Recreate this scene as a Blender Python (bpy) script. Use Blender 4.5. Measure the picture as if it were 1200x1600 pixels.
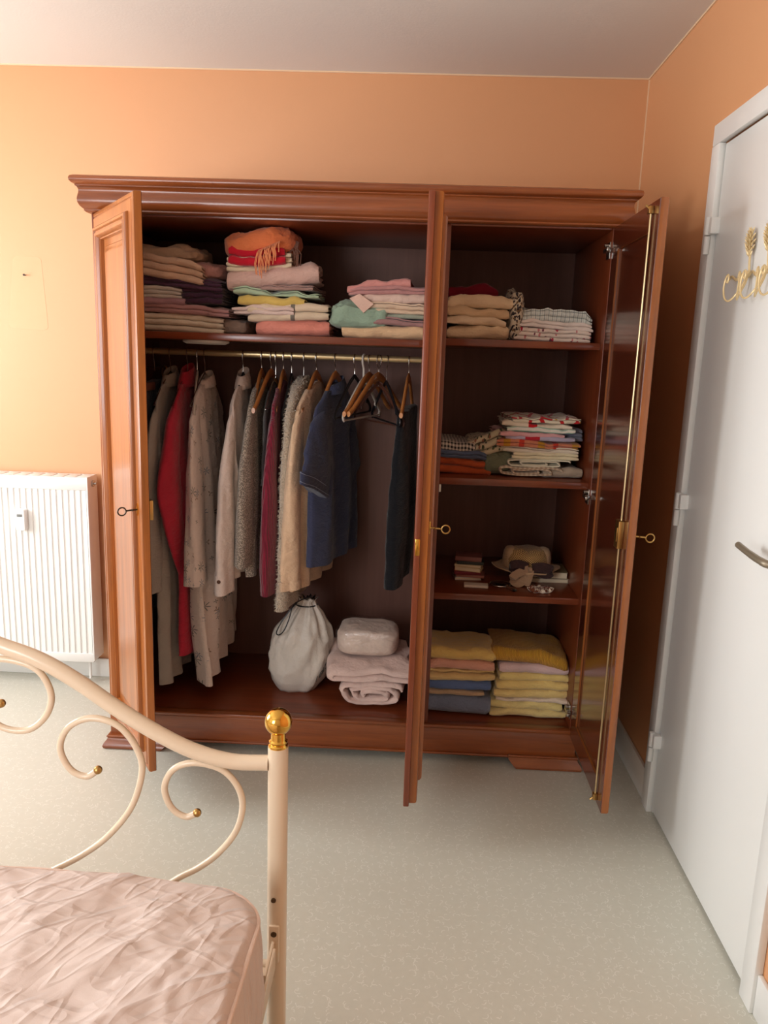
import bpy, bmesh, math, random
from mathutils import Vector, Matrix, noise
PI = math.pi
for o in list(bpy.data.objects): bpy.data.objects.remove(o, do_unlink=True)
SC = bpy.context.scene
COL = SC.collection

# ------------------------------------------------------------------ camera
F = 1212.0
CH = 1.45                                    # camera height, metres
_dn = Vector((-207, 6030, F)).normalized()
_dp = Vector((47, -242, F)); _dp = (_dp - _dn*_dp.dot(_dn)).normalized()
_up = -_dn
_rt = _dp.cross(_up)
RM = Matrix((_rt, _dp, _up))                 # camera (x right, y down, z fwd) -> world
cam_d = bpy.data.cameras.new('camera')
cam_d.sensor_fit = 'VERTICAL'; cam_d.sensor_height = 36.0; cam_d.sensor_width = 27.0
cam_d.lens = 36.0*F/1600.0
cam_d.clip_start = 0.02
cam = bpy.data.objects.new('camera', cam_d); COL.objects.link(cam)
_cx, _cy, _cz = RM @ Vector((1,0,0)), RM @ Vector((0,-1,0)), RM @ Vector((0,0,-1))
mw = Matrix.Identity(4)
for i in range(3):
    mw[i][0], mw[i][1], mw[i][2] = _cx[i], _cy[i], _cz[i]
mw.translation = Vector((0, 0, CH))
cam.matrix_world = mw
SC.camera = cam

def ray(x, y): return RM @ Vector((x-600, y-800, F))
def PY(x, y, Y):                              # pixel -> point on the plane Y = const
    d = ray(x, y); t = Y/d.y; return Vector((d.x*t, Y, CH+d.z*t))
def PZ(x, y, Z):                              # pixel -> point at height Z
    d = ray(x, y); t = (Z-CH)/d.z; return Vector((d.x*t, d.y*t, Z))
def PX(x, y, X):                              # pixel -> point on the plane X = const
    d = ray(x, y); t = X/d.x; return Vector((X, d.y*t, CH+d.z*t))

# ------------------------------------------------------------------ light and exposure
XL, XR, YB, YF, ZC = -2.95, 0.847, 3.228, -0.85, 2.51     # room faces
WY0, WY1, WZ0, WZ1 = 1.35, 2.85, 0.80, 2.15               # window opening in the left wall
w = bpy.data.worlds.new('world'); SC.world = w; w.use_nodes = True
w.node_tree.nodes['Background'].inputs[0].default_value = (0.75, 0.86, 1.0, 1)
w.node_tree.nodes['Background'].inputs[1].default_value = 1.0
ld = bpy.data.lights.new('window_daylight', 'AREA')
ld.shape = 'RECTANGLE'; ld.size = WY1-WY0; ld.size_y = WZ1-WZ0
ld.energy = 90; ld.color = (0.97, 0.985, 1.0)
lo = bpy.data.objects.new('window_daylight', ld); COL.objects.link(lo)
lo.location = (XL-0.14, (WY0+WY1)/2, (WZ0+WZ1)/2)
lo.rotation_euler = (0, -PI/2, 0)
FX0, FX1, FZ0, FZ1 = -2.5, -1.2, 0.85, 2.15                # added opening for fill light, in the wall behind the bed head
l2 = bpy.data.lights.new('front_fill_light', 'AREA')  # added unseen lamp that brightens the wardrobe interior
l2.shape = 'RECTANGLE'; l2.size = FX1-FX0; l2.size_y = FZ1-FZ0
l2.energy = 64; l2.color = (0.95, 0.975, 1.0)
lo2 = bpy.data.objects.new('front_fill_light', l2); COL.objects.link(lo2)
lo2.location = ((FX0+FX1)/2, YF-0.14, (FZ0+FZ1)/2)
lo2.rotation_euler = (PI/2, 0, 0)
SC.view_settings.view_transform = 'Standard'
try: SC.view_settings.look = 'None'
except Exception: pass
SC.view_settings.exposure = 0.0
SC.view_settings.gamma = 1.0
SC.view_settings.use_curve_mapping = False

# ------------------------------------------------------------------ materials
def srgb(r, g, b):
    f = lambda c: (c/12.92 if c <= .04045 else ((c+.055)/1.055)**2.4)
    return (f(r/255), f(g/255), f(b/255), 1)
class NT:
    def __init__(s, name):
        s.m = bpy.data.materials.new(name); s.m.use_nodes = True
        s.t = s.m.node_tree; s.n = s.t.nodes; s.l = s.t.links
        s.b = s.n['Principled BSDF']
    def node(s, typ, ins=None, **kw):
        n = s.n.new(typ)
        for k, v in kw.items(): setattr(n, k, v)
        for k, v in (ins or {}).items():
            if isinstance(v, bpy.types.NodeSocket): s.l.new(v, n.inputs[k])
            else: n.inputs[k].default_value = v
        return n
    def math(s, op, a, b=0.0, c=None):
        d = {0: a, 1: b}
        if c is not None: d[2] = c
        return s.node('ShaderNodeMath', d, operation=op).outputs[0]
    def mix(s, f, a, b):
        n = s.n.new('ShaderNodeMix'); n.data_type = 'RGBA'
        for i, v in ((0, f), (6, a), (7, b)):
            if isinstance(v, bpy.types.NodeSocket): s.l.new(v, n.inputs[i])
            else: n.inputs[i].default_value = v
        return n.outputs[2]
    def coord(s, kind='Object'): return s.node('ShaderNodeTexCoord').outputs[kind]
    def mapping(s, vec, scale=(1,1,1), loc=(0,0,0), rot=(0,0,0)):
        return s.node('ShaderNodeMapping', {0: vec, 'Location': loc, 'Rotation': rot, 'Scale': scale}).outputs[0]
    def noise(s, vec, scale, detail=3, rough=.5, out=0):
        return s.node('ShaderNodeTexNoise', {'Vector': vec, 'Scale': scale, 'Detail': detail, 'Roughness': rough}).outputs[out]
    def ramp(s, f, stops):
        n = s.node('ShaderNodeValToRGB', {0: f}); cr = n.color_ramp
        while len(cr.elements) < len(stops): cr.elements.new(.5)
        for e, (p, c) in zip(cr.elements, stops): e.position = p; e.color = c
        return n.outputs[0]
    def bump(s, h, dist=.002, strength=.5, prev=None):
        d = {'Height': h, 'Distance': dist, 'Strength': strength}
        if prev is not None: d['Normal'] = prev
        return s.node('ShaderNodeBump', d).outputs[0]
    def put(s, color=None, rough=None, normal=None, **kw):
        for k, v in (('Base Color', color), ('Roughness', rough), ('Normal', normal)):
            if v is None: continue
            if isinstance(v, bpy.types.NodeSocket): s.l.new(v, s.b.inputs[k])
            else: s.b.inputs[k].default_value = v
        for k, v in kw.items(): s.b.inputs[k.replace('_', ' ')].default_value = v
        return s.m
def scale_c(c, f): return (min(1, c[0]*f), min(1, c[1]*f), min(1, c[2]*f), 1)

def mat_wood(name, c1, c2, axis, rough=.3, coat=.35):
    t = NT(name); sc = {'x': (1.2, 22, 22), 'z': (22, 22, 1.2), 'y': (22, 1.2, 22)}[axis]
    v = t.mapping(t.coord('Object'), sc)
    n = t.noise(v, 1.6, 5, .62); n2 = t.noise(v, 7, 3, .7)
    f = t.math('ADD', t.math('MULTIPLY', n, .8), t.math('MULTIPLY', n2, .25))
    c = t.ramp(f, [(.32, c2), (.72, c1)])
    return t.put(c, rough, t.bump(n2, .0006, .25), Coat_Weight=coat, Coat_Roughness=.12)
W1, W2 = srgb(178, 104, 44), srgb(126, 68, 27)
C1, C2 = srgb(160, 86, 40), srgb(112, 54, 24)
M = {}
M['wood_z'] = mat_wood('varnished_cherry_upright', W1, W2, 'z')
M['wood_x'] = mat_wood('varnished_cherry_lying', C1, C2, 'x')
I1, I2 = srgb(136, 65, 35), srgb(102, 46, 24)
M['in_z'] = mat_wood('mahogany_board_upright', I1, I2, 'z', .32, .2)
M['in_x'] = mat_wood('mahogany_board_lying', I1, I2, 'x', .3, .25)
M['back'] = mat_wood('dark_backing_board', srgb(116, 76, 62), srgb(102, 64, 52), 'z', .55, 0)
M['hanger_wood'] = mat_wood('hanger_beech', srgb(206, 138, 76), srgb(180, 110, 56), 'y', .35, .3)

def mat_plain(name, c, rough=.5, metal=0, bump=0, bscale=60, **kw):
    t = NT(name); nrm = None
    if bump: nrm = t.bump(t.noise(t.coord('Object'), bscale, 3), bump, .6)
    return t.put(c, rough, nrm, Metallic=metal, **kw)
M['brass'] = mat_plain('polished_brass', srgb(226, 178, 84), .12, 1)
M['old_brass'] = mat_plain('dull_brass', srgb(186, 150, 92), .35, 1)
M['steel'] = mat_plain('nickel_steel', srgb(190, 186, 180), .25, 1)
M['iron'] = mat_plain('dark_key_iron', srgb(70, 62, 56), .35, 1)
M['rail'] = mat_plain('cream_brass_rail', srgb(206, 184, 140), .28, .75)
M['bed_metal'] = mat_plain('cream_bed_enamel', srgb(226, 205, 178), .3, 0, Coat_Weight=.3)
M['screw'] = mat_plain('dark_screw', srgb(88, 68, 46), .5, .6)
M['white'] = mat_plain('white_enamel', srgb(236, 236, 232), .35)
M['off_white'] = mat_plain('off_white_plastic', srgb(226, 220, 208), .4)
M['black_plastic'] = mat_plain('black_plastic', srgb(26, 26, 30), .4)
M['white_plastic'] = mat_plain('white_plastic', srgb(226, 216, 204), .4)
M['brown_plastic'] = mat_plain('brown_plastic', srgb(88, 52, 40), .4)
M['groove'] = mat_plain('dark_gap', srgb(60, 48, 40), .8)
M['hook_metal'] = mat_plain('cream_gilt_metal', srgb(222, 198, 150), .35, .3)
M['handle'] = mat_plain('grey_bronze_handle', srgb(150, 138, 118), .4, .5)

def mat_wall():
    t = NT('orange_paint'); v = t.coord('Object')
    n = t.noise(v, 1.3, 3); f = t.noise(v, 160, 2)
    c = t.mix(n, srgb(213, 153, 105), srgb(218, 159, 112))
    return t.put(c, .5, t.bump(f, .0006, .25), Specular_IOR_Level=.8)
M['wall'] = mat_wall()
M['wall_patch'] = mat_plain('faded_orange_paint', srgb(224, 168, 126), .34)
M['pale_wall'] = mat_plain('pale_wall_paint', srgb(226, 220, 210), .6, 0, .0006, 120)
M['ceil'] = mat_plain('white_ceiling_paint', srgb(222, 216, 208), .8, 0, .0006, 120)
M['caulk'] = mat_plain('pale_caulk', srgb(228, 196, 160), .6)

def mat_floor():
    t = NT('speckled_linoleum'); v = t.coord('Object')
    base = t.mix(t.noise(v, 55, 3), srgb(202, 201, 187), srgb(212, 211, 198))
    base = t.mix(t.math('MULTIPLY', t.noise(v, 1.6, 3), .5), base, srgb(206, 202, 186))
    m = None
    for k, (sc, rad, off) in enumerate(((30, .0060, 0), (25, .0085, .37), (40, .0040, .71))):
        vv = t.mapping(v, (1, 1, 0), (off, off*.6, 0))
        vo = t.node('ShaderNodeTexVoronoi', {'Vector': vv, 'Scale': sc, 'Randomness': 1.0}, voronoi_dimensions='2D')
        wv = t.node('ShaderNodeVectorMath', {0: t.noise(v, 90, 2, .5, 1), 1: (.006, .006, 0)}, operation='MULTIPLY').outputs[0]
        loc = t.node('ShaderNodeVectorMath', {0: t.node('ShaderNodeVectorMath', {0: vv, 1: vo.outputs['Position']}, operation='SUBTRACT').outputs[0], 1: wv}, operation='ADD').outputs[0]
        fl = t.node('ShaderNodeVectorMath', {0: loc, 1: (1, 1, 0)}, operation='MULTIPLY').outputs[0]
        ln = t.node('ShaderNodeVectorMath', {0: fl}, operation='LENGTH').outputs['Value']
        ring = t.math('LESS_THAN', t.math('ABSOLUTE', t.math('SUBTRACT', ln, rad)), .0009)
        rc = t.node('ShaderNodeVectorMath', {0: vo.outputs['Color'], 1: (.5, .5, .5)}, operation='SUBTRACT').outputs[0]
        dt = t.node('ShaderNodeVectorMath', {0: loc, 1: rc}, operation='DOT_PRODUCT').outputs['Value']
        arc = t.math('MULTIPLY', ring, t.math('GREATER_THAN', dt, .0005))
        m = arc if m is None else t.math('MAXIMUM', m, arc)
    c = t.mix(t.math('MULTIPLY', m, .55), base, srgb(236, 235, 226))
    return t.put(c, .36, t.bump(t.noise(v, 400, 2), .0003, .3))
M['floor'] = mat_floor()

def mat_cloth(name, c, rough=.9, bump=.0012, bscale=350, vary=.12, wrinkle=.004, wscale=26, sheen=.25, uv=True):
    t = NT(name); v = t.coord('Object')
    n = t.noise(v, 14, 3)
    col = t.mix(n, scale_c(c, 1-vary), scale_c(c, 1+vary))
    rd = t.math('ABSOLUTE', t.math('SUBTRACT', t.noise(t.mapping(v, (1, 1, 1.6)), wscale*.55, 3, .6), .5))
    nb = t.bump(rd, wrinkle*5, .6)
    nb = t.bump(t.noise(v, bscale, 2), bump, .5, nb)
    return t.put(col, rough, nb, Sheen_Weight=sheen, Specular_IOR_Level=.2)
def mat_terry(name, c):
    c = (min(.92, c[0]*1.12+.03), min(.9, c[1]*1.12+.035), min(.9, c[2]*1.12+.04), 1)
    return mat_cloth(name, c, .95, .004, 420, .14, .004, 40, .5)
def mat_uv(name, build, rough=.9, bump=.001, bscale=300):
    t = NT(name); v = t.coord('UV'); c = build(t, v)
    o = t.coord('Object')
    rd = t.math('ABSOLUTE', t.math('SUBTRACT', t.noise(t.mapping(o, (1, 1, 1.6)), 14, 3, .6), .5)); nb = t.bump(rd, .02, .6); nb = t.bump(t.noise(o, bscale, 2), bump, .5, nb)
    return t.put(c, rough, nb, Sheen_Weight=.25, Specular_IOR_Level=.2)
def stripes(cols_base, bands, period, axis=1):
    def b(t, v):
        s = t.node('ShaderNodeSeparateXYZ', {0: v}).outputs[axis]
        f = t.math('FRACT', t.math('DIVIDE', s, period)); c = cols_base
        for lo, hi, col in bands:
            m = t.math('MULTIPLY', t.math('GREATER_THAN', f, lo), t.math('LESS_THAN', f, hi)); c = t.mix(m, c, col)
        return c
    return b
def gingham(a, b_, size):
    def b(t, v):
        s = t.node('ShaderNodeSeparateXYZ', {0: v})
        k = [t.math('GREATER_THAN', t.math('FRACT', t.math('DIVIDE', s.outputs[i], size)), .5) for i in (0, 1)]
        return t.mix(t.math('MULTIPLY', t.math('ADD', k[0], k[1]), .5), a, b_)
    return b
def blots(base, cols, scale, size=.35):
    def b(t, v):
        c = base
        for k, col in enumerate(cols):
            vo = t.node('ShaderNodeTexVoronoi', {'Vector': t.mapping(v, (1, 1, 1), (k*.37, k*.51, 0)), 'Scale': scale*(1+.3*k)}, voronoi_dimensions='2D')
            d = t.math('ADD', vo.outputs['Distance'], t.math('MULTIPLY', t.noise(v, scale*3, 2), .35))
            c = t.mix(t.math('LESS_THAN', d, size), c, col)
        return c
    return b
def palms(base, cols, scale):
    # scattered little leaf sprays: star shapes with narrow arms
    def b(t, v):
        c = base
        for k, (col, sc, R, arms, gate) in enumerate(cols):
            vv = t.mapping(v, (1, 1, 0), (k*.313, k*.177, 0))
            vo = t.node('ShaderNodeTexVoronoi', {'Vector': vv, 'Scale': sc}, voronoi_dimensions='2D')
            loc = t.node('ShaderNodeVectorMath', {0: vv, 1: vo.outputs['Position']}, operation='SUBTRACT').outputs[0]
            s = t.node('ShaderNodeSeparateXYZ', {0: loc})
            ang = t.math('ARCTAN2', s.outputs[0], s.outputs[1])
            rc = t.node('ShaderNodeSeparateXYZ', {0: vo.outputs['Color']})
            ln = t.math('SQRT', t.math('ADD', t.math('MULTIPLY', s.outputs[0], s.outputs[0]), t.math('MULTIPLY', s.outputs[1], s.outputs[1])))
            a2 = t.math('ADD', t.math('MULTIPLY', ang, arms*.5), t.math('MULTIPLY', rc.outputs[0], 6.28))
            edge = t.math('MULTIPLY', t.math('POWER', t.math('ABSOLUTE', t.math('COSINE', a2)), 3.0), R)
            m = t.math('MULTIPLY', t.math('LESS_THAN', ln, edge), t.math('GREATER_THAN', rc.outputs[1], gate))
            c = t.mix(t.math('MULTIPLY', m, .85), c, col)
        return c
    return b

# ------------------------------------------------------------------ mesh helpers
def finish(me, smooth=True, angle=40):
    if smooth:
        for p in me.polygons: p.use_smooth = True
        try: me.set_sharp_from_angle(angle=math.radians(angle))
        except Exception: pass
class MB:
    def __init__(s): s.v = []; s.f = []; s.uv = {}
    def add(s, vs, fs):
        b = len(s.v); s.v += [tuple(x) for x in vs]; s.f += [tuple(i+b for i in f) for f in fs]; return b
    def box(s, x0, x1, y0, y1, z0, z1):
        s.add([(x0,y0,z0),(x1,y0,z0),(x1,y1,z0),(x0,y1,z0),(x0,y0,z1),(x1,y0,z1),(x1,y1,z1),(x0,y1,z1)],
              [(0,3,2,1),(4,5,6,7),(0,1,5,4),(1,2,6,5),(2,3,7,6),(3,0,4,7)]); return s
    def cham(s, x0, x1, y0, y1, z0, z1, c=.003):          # box with all edges softened
        bm = bmesh.new(); bmesh.ops.create_cube(bm, size=1)
        for v in bm.verts: v.co = Vector(((x0+x1)/2+v.co.x*(x1-x0), (y0+y1)/2+v.co.y*(y1-y0), (z0+z1)/2+v.co.z*(z1-z0)))
        bmesh.ops.bevel(bm, geom=list(bm.edges), offset=min(c, .45*min(x1-x0, y1-y0, z1-z0)), segments=2, profile=.5, affect='EDGES')
        bm.verts.index_update()
        s.add([v.co for v in bm.verts], [[v.index for v in f.verts] for f in bm.faces]); bm.free(); return s
    def loft(s, rings, cap=True, closed=True, uvs=None):
        n = len(rings[0]); b = s.add([p for r in rings for p in r], [])
        for i in range(len(rings)-1):
            for k in range(n if closed else n-1):
                k2 = (k+1) % n
                s.f.append((b+i*n+k, b+i*n+k2, b+(i+1)*n+k2, b+(i+1)*n+k))
        if cap and closed:
            s.f.append(tuple(b+k for k in reversed(range(n)))); e = b+(len(rings)-1)*n
            s.f.append(tuple(e+k for k in range(n)))
        if uvs:
            for i, r in enumerate(uvs):
                for k, u in enumerate(r): s.uv[b+i*n+k] = u
        return s
    def tube(s, pts, r, n=8, cap=True, flat=None):
        pts = [Vector(p) for p in pts]; R = r if isinstance(r, (list, tuple)) else [r]*len(pts)
        rings = []; a = None
        for i, p in enumerate(pts):
            t = (pts[min(i+1, len(pts)-1)]-pts[max(i-1, 0)]).normalized()
            if a is None:
                ref = Vector((0,0,1)) if abs(t.z) < .9 else Vector((1,0,0)); a = t.cross(ref)
            a = a-t*a.dot(t)
            if a.length < 1e-6: a = t.orthogonal()
            a = a.normalized(); b = t.cross(a).normalized()
            fx = flat or (1, 1)
            rings.append([p + a*(math.cos(2*PI*k/n)*R[i]*fx[0]) + b*(math.sin(2*PI*k/n)*R[i]*fx[1]) for k in range(n)])
        return s.loft(rings, cap)
    def lathe(s, prof, n=24, c=(0,0,0), axis='z'):
        rings = []
        for r, z in prof:
            ring = []
            for k in range(n):
                a = 2*PI*k/n
                p = (r*math.cos(a), r*math.sin(a), z)
                if axis == 'x': p = (p[2], p[0], p[1])
                if axis == 'y': p = (p[0], p[2], p[1])
                ring.append((p[0]+c[0], p[1]+c[1], p[2]+c[2]))
            rings.append(ring)
        return s.loft(rings, True)
    def prism(s, prof, a, b):                              # prof: list of 3D-builder fns(t) ; extrude polygon between a and b
        n = len(prof); s.loft([[p(a) for p in prof], [p(b) for p in prof]], True); return s
    def build(s, name, mat, parent=None, smooth=True, angle=40, label=None):
        me = bpy.data.meshes.new(name); me.from_pydata(s.v, [], s.f)
        if s.uv:
            l = me.uv_layers.new(name='UVMap')
            for lp in me.loops: l.data[lp.index].uv = s.uv.get(lp.vertex_index, (0, 0))
        bm = bmesh.new(); bm.from_mesh(me); bmesh.ops.recalc_face_normals(bm, faces=bm.faces); bm.to_mesh(me); bm.free()
        finish(me, smooth, angle); me.materials.append(mat)
        o = bpy.data.objects.new(name, me); COL.objects.link(o)
        if parent: o.parent = parent
        if label: o['label'] = label
        return o
def thing(name, label, cat, loc=(0,0,0), rz=0, group=None):
    o = bpy.data.objects.new(name, None); COL.objects.link(o); o.empty_display_size = .05
    o.location = loc; o.rotation_euler = (0, 0, rz); tag(o, label, cat, group); return o
def tag(o, label, cat, group=None):
    o['label'] = label; o['category'] = cat
    if group: o['group'] = group
    return o
def struct(o): o['kind'] = 'structure'; return o
def nz(x, y, z=0.): return noise.noise(Vector((x, y, z)))
def lerp(a, b, t): return a+(b-a)*t
def interp(tab, x):
    if x <= tab[0][0]: return tab[0][1]
    for (a, va), (b, vb) in zip(tab, tab[1:]):
        if x <= b: return lerp(va, vb, (x-a)/(b-a))
    return tab[-1][1]
def smooth_path(pts, n=8):
    pts = [Vector(p) for p in pts]; out = []
    P = [pts[0]*2-pts[1]]+pts+[pts[-1]*2-pts[-2]]
    for i in range(1, len(P)-2):
        for k in range(n):
            t = k/n; a, b, c, d = P[i-1], P[i], P[i+1], P[i+2]
            out.append(.5*((2*b)+(c-a)*t+(2*a-5*b+4*c-d)*t*t+(3*b-a-3*c+d)*t**3))
    out.append(pts[-1]); return out

# ------------------------------------------------------------------ room shell
struct(MB().box(XL-.1, XR+.1, YF-.1, YB+.1, -.06, 0).build('floor', M['floor'], None, False))
struct(MB().box(XL, XR, YF, YB, ZC, ZC+.06).build('ceiling', M['ceil'], None, False))
struct(MB().box(XL-.1, XR+.1, YB, YB+.1, 0, ZC+.06).build('wall_back', M['wall'], None, False))
struct(MB().box(XL-.1, FX0, YF-.1, YF, 0, ZC+.06).box(FX1, XR+.1, YF-.1, YF, 0, ZC+.06).box(FX0, FX1, YF-.1, YF, 0, FZ0).box(FX0, FX1, YF-.1, YF, FZ1, ZC+.06).build('wall_front', M['pale_wall'], None, False))
w2 = MB()
for x0, x1, z0, z1 in ((FX0, FX0+.05, FZ0, FZ1), (FX1-.05, FX1, FZ0, FZ1), (FX0, FX1, FZ0, FZ0+.05), (FX0, FX1, FZ1-.05, FZ1), ((FX0+FX1)/2-.035, (FX0+FX1)/2+.035, FZ0, FZ1)): w2.cham(x0, x1, YF-.07, YF-.02, z0, z1)
struct(w2.build('added_fill_window', M['white']))  # made-up frame around the added fill light's opening
DY0, DY1, DZ1 = 1.612, 2.352, 2.062                         # door leaf
FR = .062                                                   # door frame width
wr = MB()
wr.box(XR, XR+.1, YF, DY0-.006, 0, ZC+.06).box(XR, XR+.1, DY1+.006, YB, 0, ZC+.06).box(XR, XR+.1, DY0-.006, DY1+.006, DZ1+.006, ZC+.06)
wr.box(XR+.06, XR+.1, DY0-.006, DY1+.006, 0, DZ1+.006)
struct(wr.build('wall_right', M['wall'], None, False))
wl = MB()
wl.box(XL-.1, XL, YF, WY0, 0, ZC+.06).box(XL-.1, XL, WY1, YB, 0, ZC+.06).box(XL-.1, XL, WY0, WY1, 0, WZ0).box(XL-.1, XL, WY0, WY1, WZ1, ZC+.06)
struct(wl.build('wall_left', M['pale_wall'], None, False))
win = MB()
for y0, y1, z0, z1 in ((WY0, WY0+.05, WZ0, WZ1), (WY1-.05, WY1, WZ0, WZ1), (WY0, WY1, WZ0, WZ0+.05), (WY0, WY1, WZ1-.05, WZ1), ((WY0+WY1)/2-.035, (WY0+WY1)/2+.035, WZ0, WZ1)):
    win.cham(XL-.07, XL-.02, y0, y1, z0, z1)
struct(win.build('window_1', M['white']))
struct(MB().cham(XL-.1, XL+.05, WY0-.06, WY1+.06, WZ0-.03, WZ0).build('trim_3', M['white']))
# baseboards
struct(MB().cham(XL, XR, YB-.014, YB, 0, .085, .004).build('baseboard_back', M['white']))
struct(MB().cham(XR-.012, XR, DY1+FR, YB-.014, 0, .112, .003).cham(XR-.012, XR, YF, DY0-FR, 0, .105, .003).build('baseboard_right', M['white']))
struct(MB().cham(XL, XL+.012, YF, YB-.014, 0, .09, .003).build('baseboard_left', M['white']))
# pale lines of caulk in the corners
struct(MB().box(XL, XR, YB-.004, YB, ZC-.005, ZC).box(XR-.005, XR, YF, YB, ZC-.005, ZC).box(XR-.004, XR, YB-.004, YB, .11, ZC-.005).build('trim_1', M['caulk'], None, False))

# door in the right wall
door = struct(MB().cham(XR-.004, XR+.038, DY0, DY1, .012, DZ1, .003).build('door_1', M['white']))
door['label'] = 'plain white flush interior door'
fr = MB()
fr.cham(XR-.020, XR+.0, DY1+.004, DY1+FR, 0, DZ1+.004, .003).cham(XR-.020, XR, DY0-FR, DY0-.004, 0, DZ1+.004, .003).cham(XR-.020, XR, DY0-FR, DY1+FR, DZ1+.004, DZ1+FR, .004)
fr.box(XR, XR+.06, DY1+.003, DY1+.006, 0, DZ1).box(XR, XR+.06, DY0-.006, DY0-.003, 0, DZ1)
struct(fr.build('trim_2', M['white']))
for px, py in ((1121, 364), (1069, 800), (1031, 1184)):
    z = PX(px, py, XR-.02).z
    h = MB(); c = (XR-.026, DY1+.004, 0)
    h.lathe([(.004, z-.052), (.0085, z-.05), (.0085, z-.002), (.004, z-.001)], 12, c).lathe([(.004, z+.001), (.0095, z+.002), (.0095, z+.05), (.004, z+.052)], 12, c)
    h.cham(XR-.028, XR-.003, DY1-.022, DY1+.003, z+.004, z+.048, .002)
    h.build('hinge', M['white'], door)
hd = MB(); hz = 1.03
hd.lathe([(.0, -.012), (.024, -.011), (.026, -.004), (.026, 0)], 20, (XR-.004, DY0+.06, hz), 'x')
hd.tube(smooth_path([(XR-.01, DY0+.06, hz), (XR-.05, DY0+.062, hz), (XR-.06, DY0+.09, hz+.002), (XR-.06, DY0+.15, hz+.004), (XR-.058, DY0+.215, hz+.008)], 5), [.009]*10+[.0085]*5+[.008]*6, 10)
hd.build('handle', M['handle'], door)

# nail and the faded patch on the back wall
pt = MB(); a, b = PY(14, 512, YB), PY(76, 516, YB); c, d = PY(64, 402, YB), PY(20, 400, YB)
def rounded_poly(cs, r, n=5):
    out = []
    for i, p in enumerate(cs):
        p0, p1 = Vector(cs[i-1]), Vector(cs[(i+1) % len(cs)]); p = Vector(p)
        d0, d1 = (p0-p).normalized(), (p1-p).normalized()
        q0, q1 = p+d0*r, p+d1*r
        for k in range(n+1):
            t = k/n; out.append((q0*(1-t)**2 + p*2*t*(1-t) + q1*t*t))
    return out
ol = rounded_poly([(p.x, p.z) for p in (a, b, c, d)], .02)
pt.loft([[(p[0], YB-.0005, p[1]) for p in ol], [(p[0], YB+.002, p[1]) for p in ol]])
patch = pt.build('paint_patch', M['wall_patch'], None, False); tag(patch, 'pale unfaded paint patch on orange wall above the radiator', 'paint patch')
np_ = PY(40, 430, YB)
nail = MB().lathe([(.002, .01), (.002, -.012), (.0045, -.0125), (.0045, -.016), (0.0005, -.0165)], 10, (np_.x, YB, np_.z), 'y').build('wall_nail', M['iron'])
tag(nail, 'small dark picture nail in the orange wall', 'nail')

# ------------------------------------------------------------------ radiator
rx1, rx0, ry, rz0, rz1 = -1.322, -2.12, 3.10, .115, .925
rad = thing('radiator', 'white fluted panel radiator on the orange wall', 'radiator', (rx1, YB, 0))
def rel(mb, o): mb.v = [(x-o[0], y-o[1], z-o[2]) for x, y, z in mb.v]; return mb
ro = (rx1, YB, 0)
p = MB(); prof = []; per = .0255; x = rx1-.006
while x-per > rx0:
    prof += [(x, 0), (x-per*.40, 0), (x-per*.46, .0045), (x-per*.94, .0045)]; x -= per
prof.append((x, 0))
outl = [(px, ry+d) for px, d in prof]+[(x, ry+.012), (rx1-.006, ry+.012)]
p.loft([[(a, b, rz0+.035) for a, b in outl], [(a, b, rz1-.055) for a, b in outl]])
rel(p, ro).build('front_panel', M['white'], rad, True, 25)
p = MB().cham(rx0, rx1, ry-.003, ry+.014, rz1-.06, rz1-.012, .004)
rel(p, ro).build('edge_band', M['white'], rad)
rel(MB().cham(rx0, rx1, ry-.003, ry+.014, rz0, rz0+.04, .004), ro).build('edge_band', M['white'], rad)
p = MB().cham(rx1-.004, rx1+.003, ry-.002, ry+.098, rz0+.006, rz1-.004, .002)
rel(p, ro).build('side_cover', M['white'], rad)
p = MB(); xx = rx1-.004
p.box(rx0, rx1-.004, ry, ry+.012, rz1-.012, rz1-.006).box(rx0, rx1-.004, ry+.086, ry+.098, rz1-.012, rz1-.006)
while xx > rx0:
    p.cham(xx-.045, xx, ry+.010, ry+.088, rz1-.012, rz1-.006, .001); xx -= .052
rel(p, ro).build('top_grille', M['white'], rad)
rel(MB().box(rx0, rx1-.006, ry+.075, ry+.09, rz0+.02, rz1-.03), ro).build('rear_panel', M['white'], rad)
for xb in (rx0+.1, rx1-.25): rel(MB().box(xb, xb+.04, ry+.09, YB-.001, rz0+.1, rz1-.1), ro).build('wall_bracket', M['white'], rad)
zz = PX(147, 754, rx1).z
rel(MB().lathe([(.001, .0), (.014, .001), (.014, .006), (.005, .007), (.005, .016), (.0005, .017)], 14, (rx1+.003, ry+.05, zz), 'x'), ro).build('bleed_plug', M['steel'], rad)
mp = PY(36, 811, ry)
mt = MB(); mo = rounded_poly([(mp.x-.02, mp.z-.044), (mp.x+.02, mp.z-.044), (mp.x+.02, mp.z+.044), (mp.x-.02, mp.z+.044)], .006, 3)
mt.loft([[(a, ry+.004, b) for a, b in mo], [(a, ry-.022, b) for a, b in mo], [(lerp(mp.x, a, .9), ry-.026, lerp(mp.z, b, .95)) for a, b in mo]])
mo_ = rel(mt, ro).build('heat_meter', M['white'], rad)
rel(MB().cham(mp.x-.012, mp.x+.010, ry-.0275, ry-.025, mp.z+.014, mp.z+.026, .001), ro).build('display', mat_plain('grey_display', srgb(120, 122, 120), .2), mo_)
rel(MB().lathe([(.006, .02), (.006, .13)], 10, (rx1-.04, ry+.05, 0)), ro).build('valve_pipe', M['white'], rad)

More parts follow.
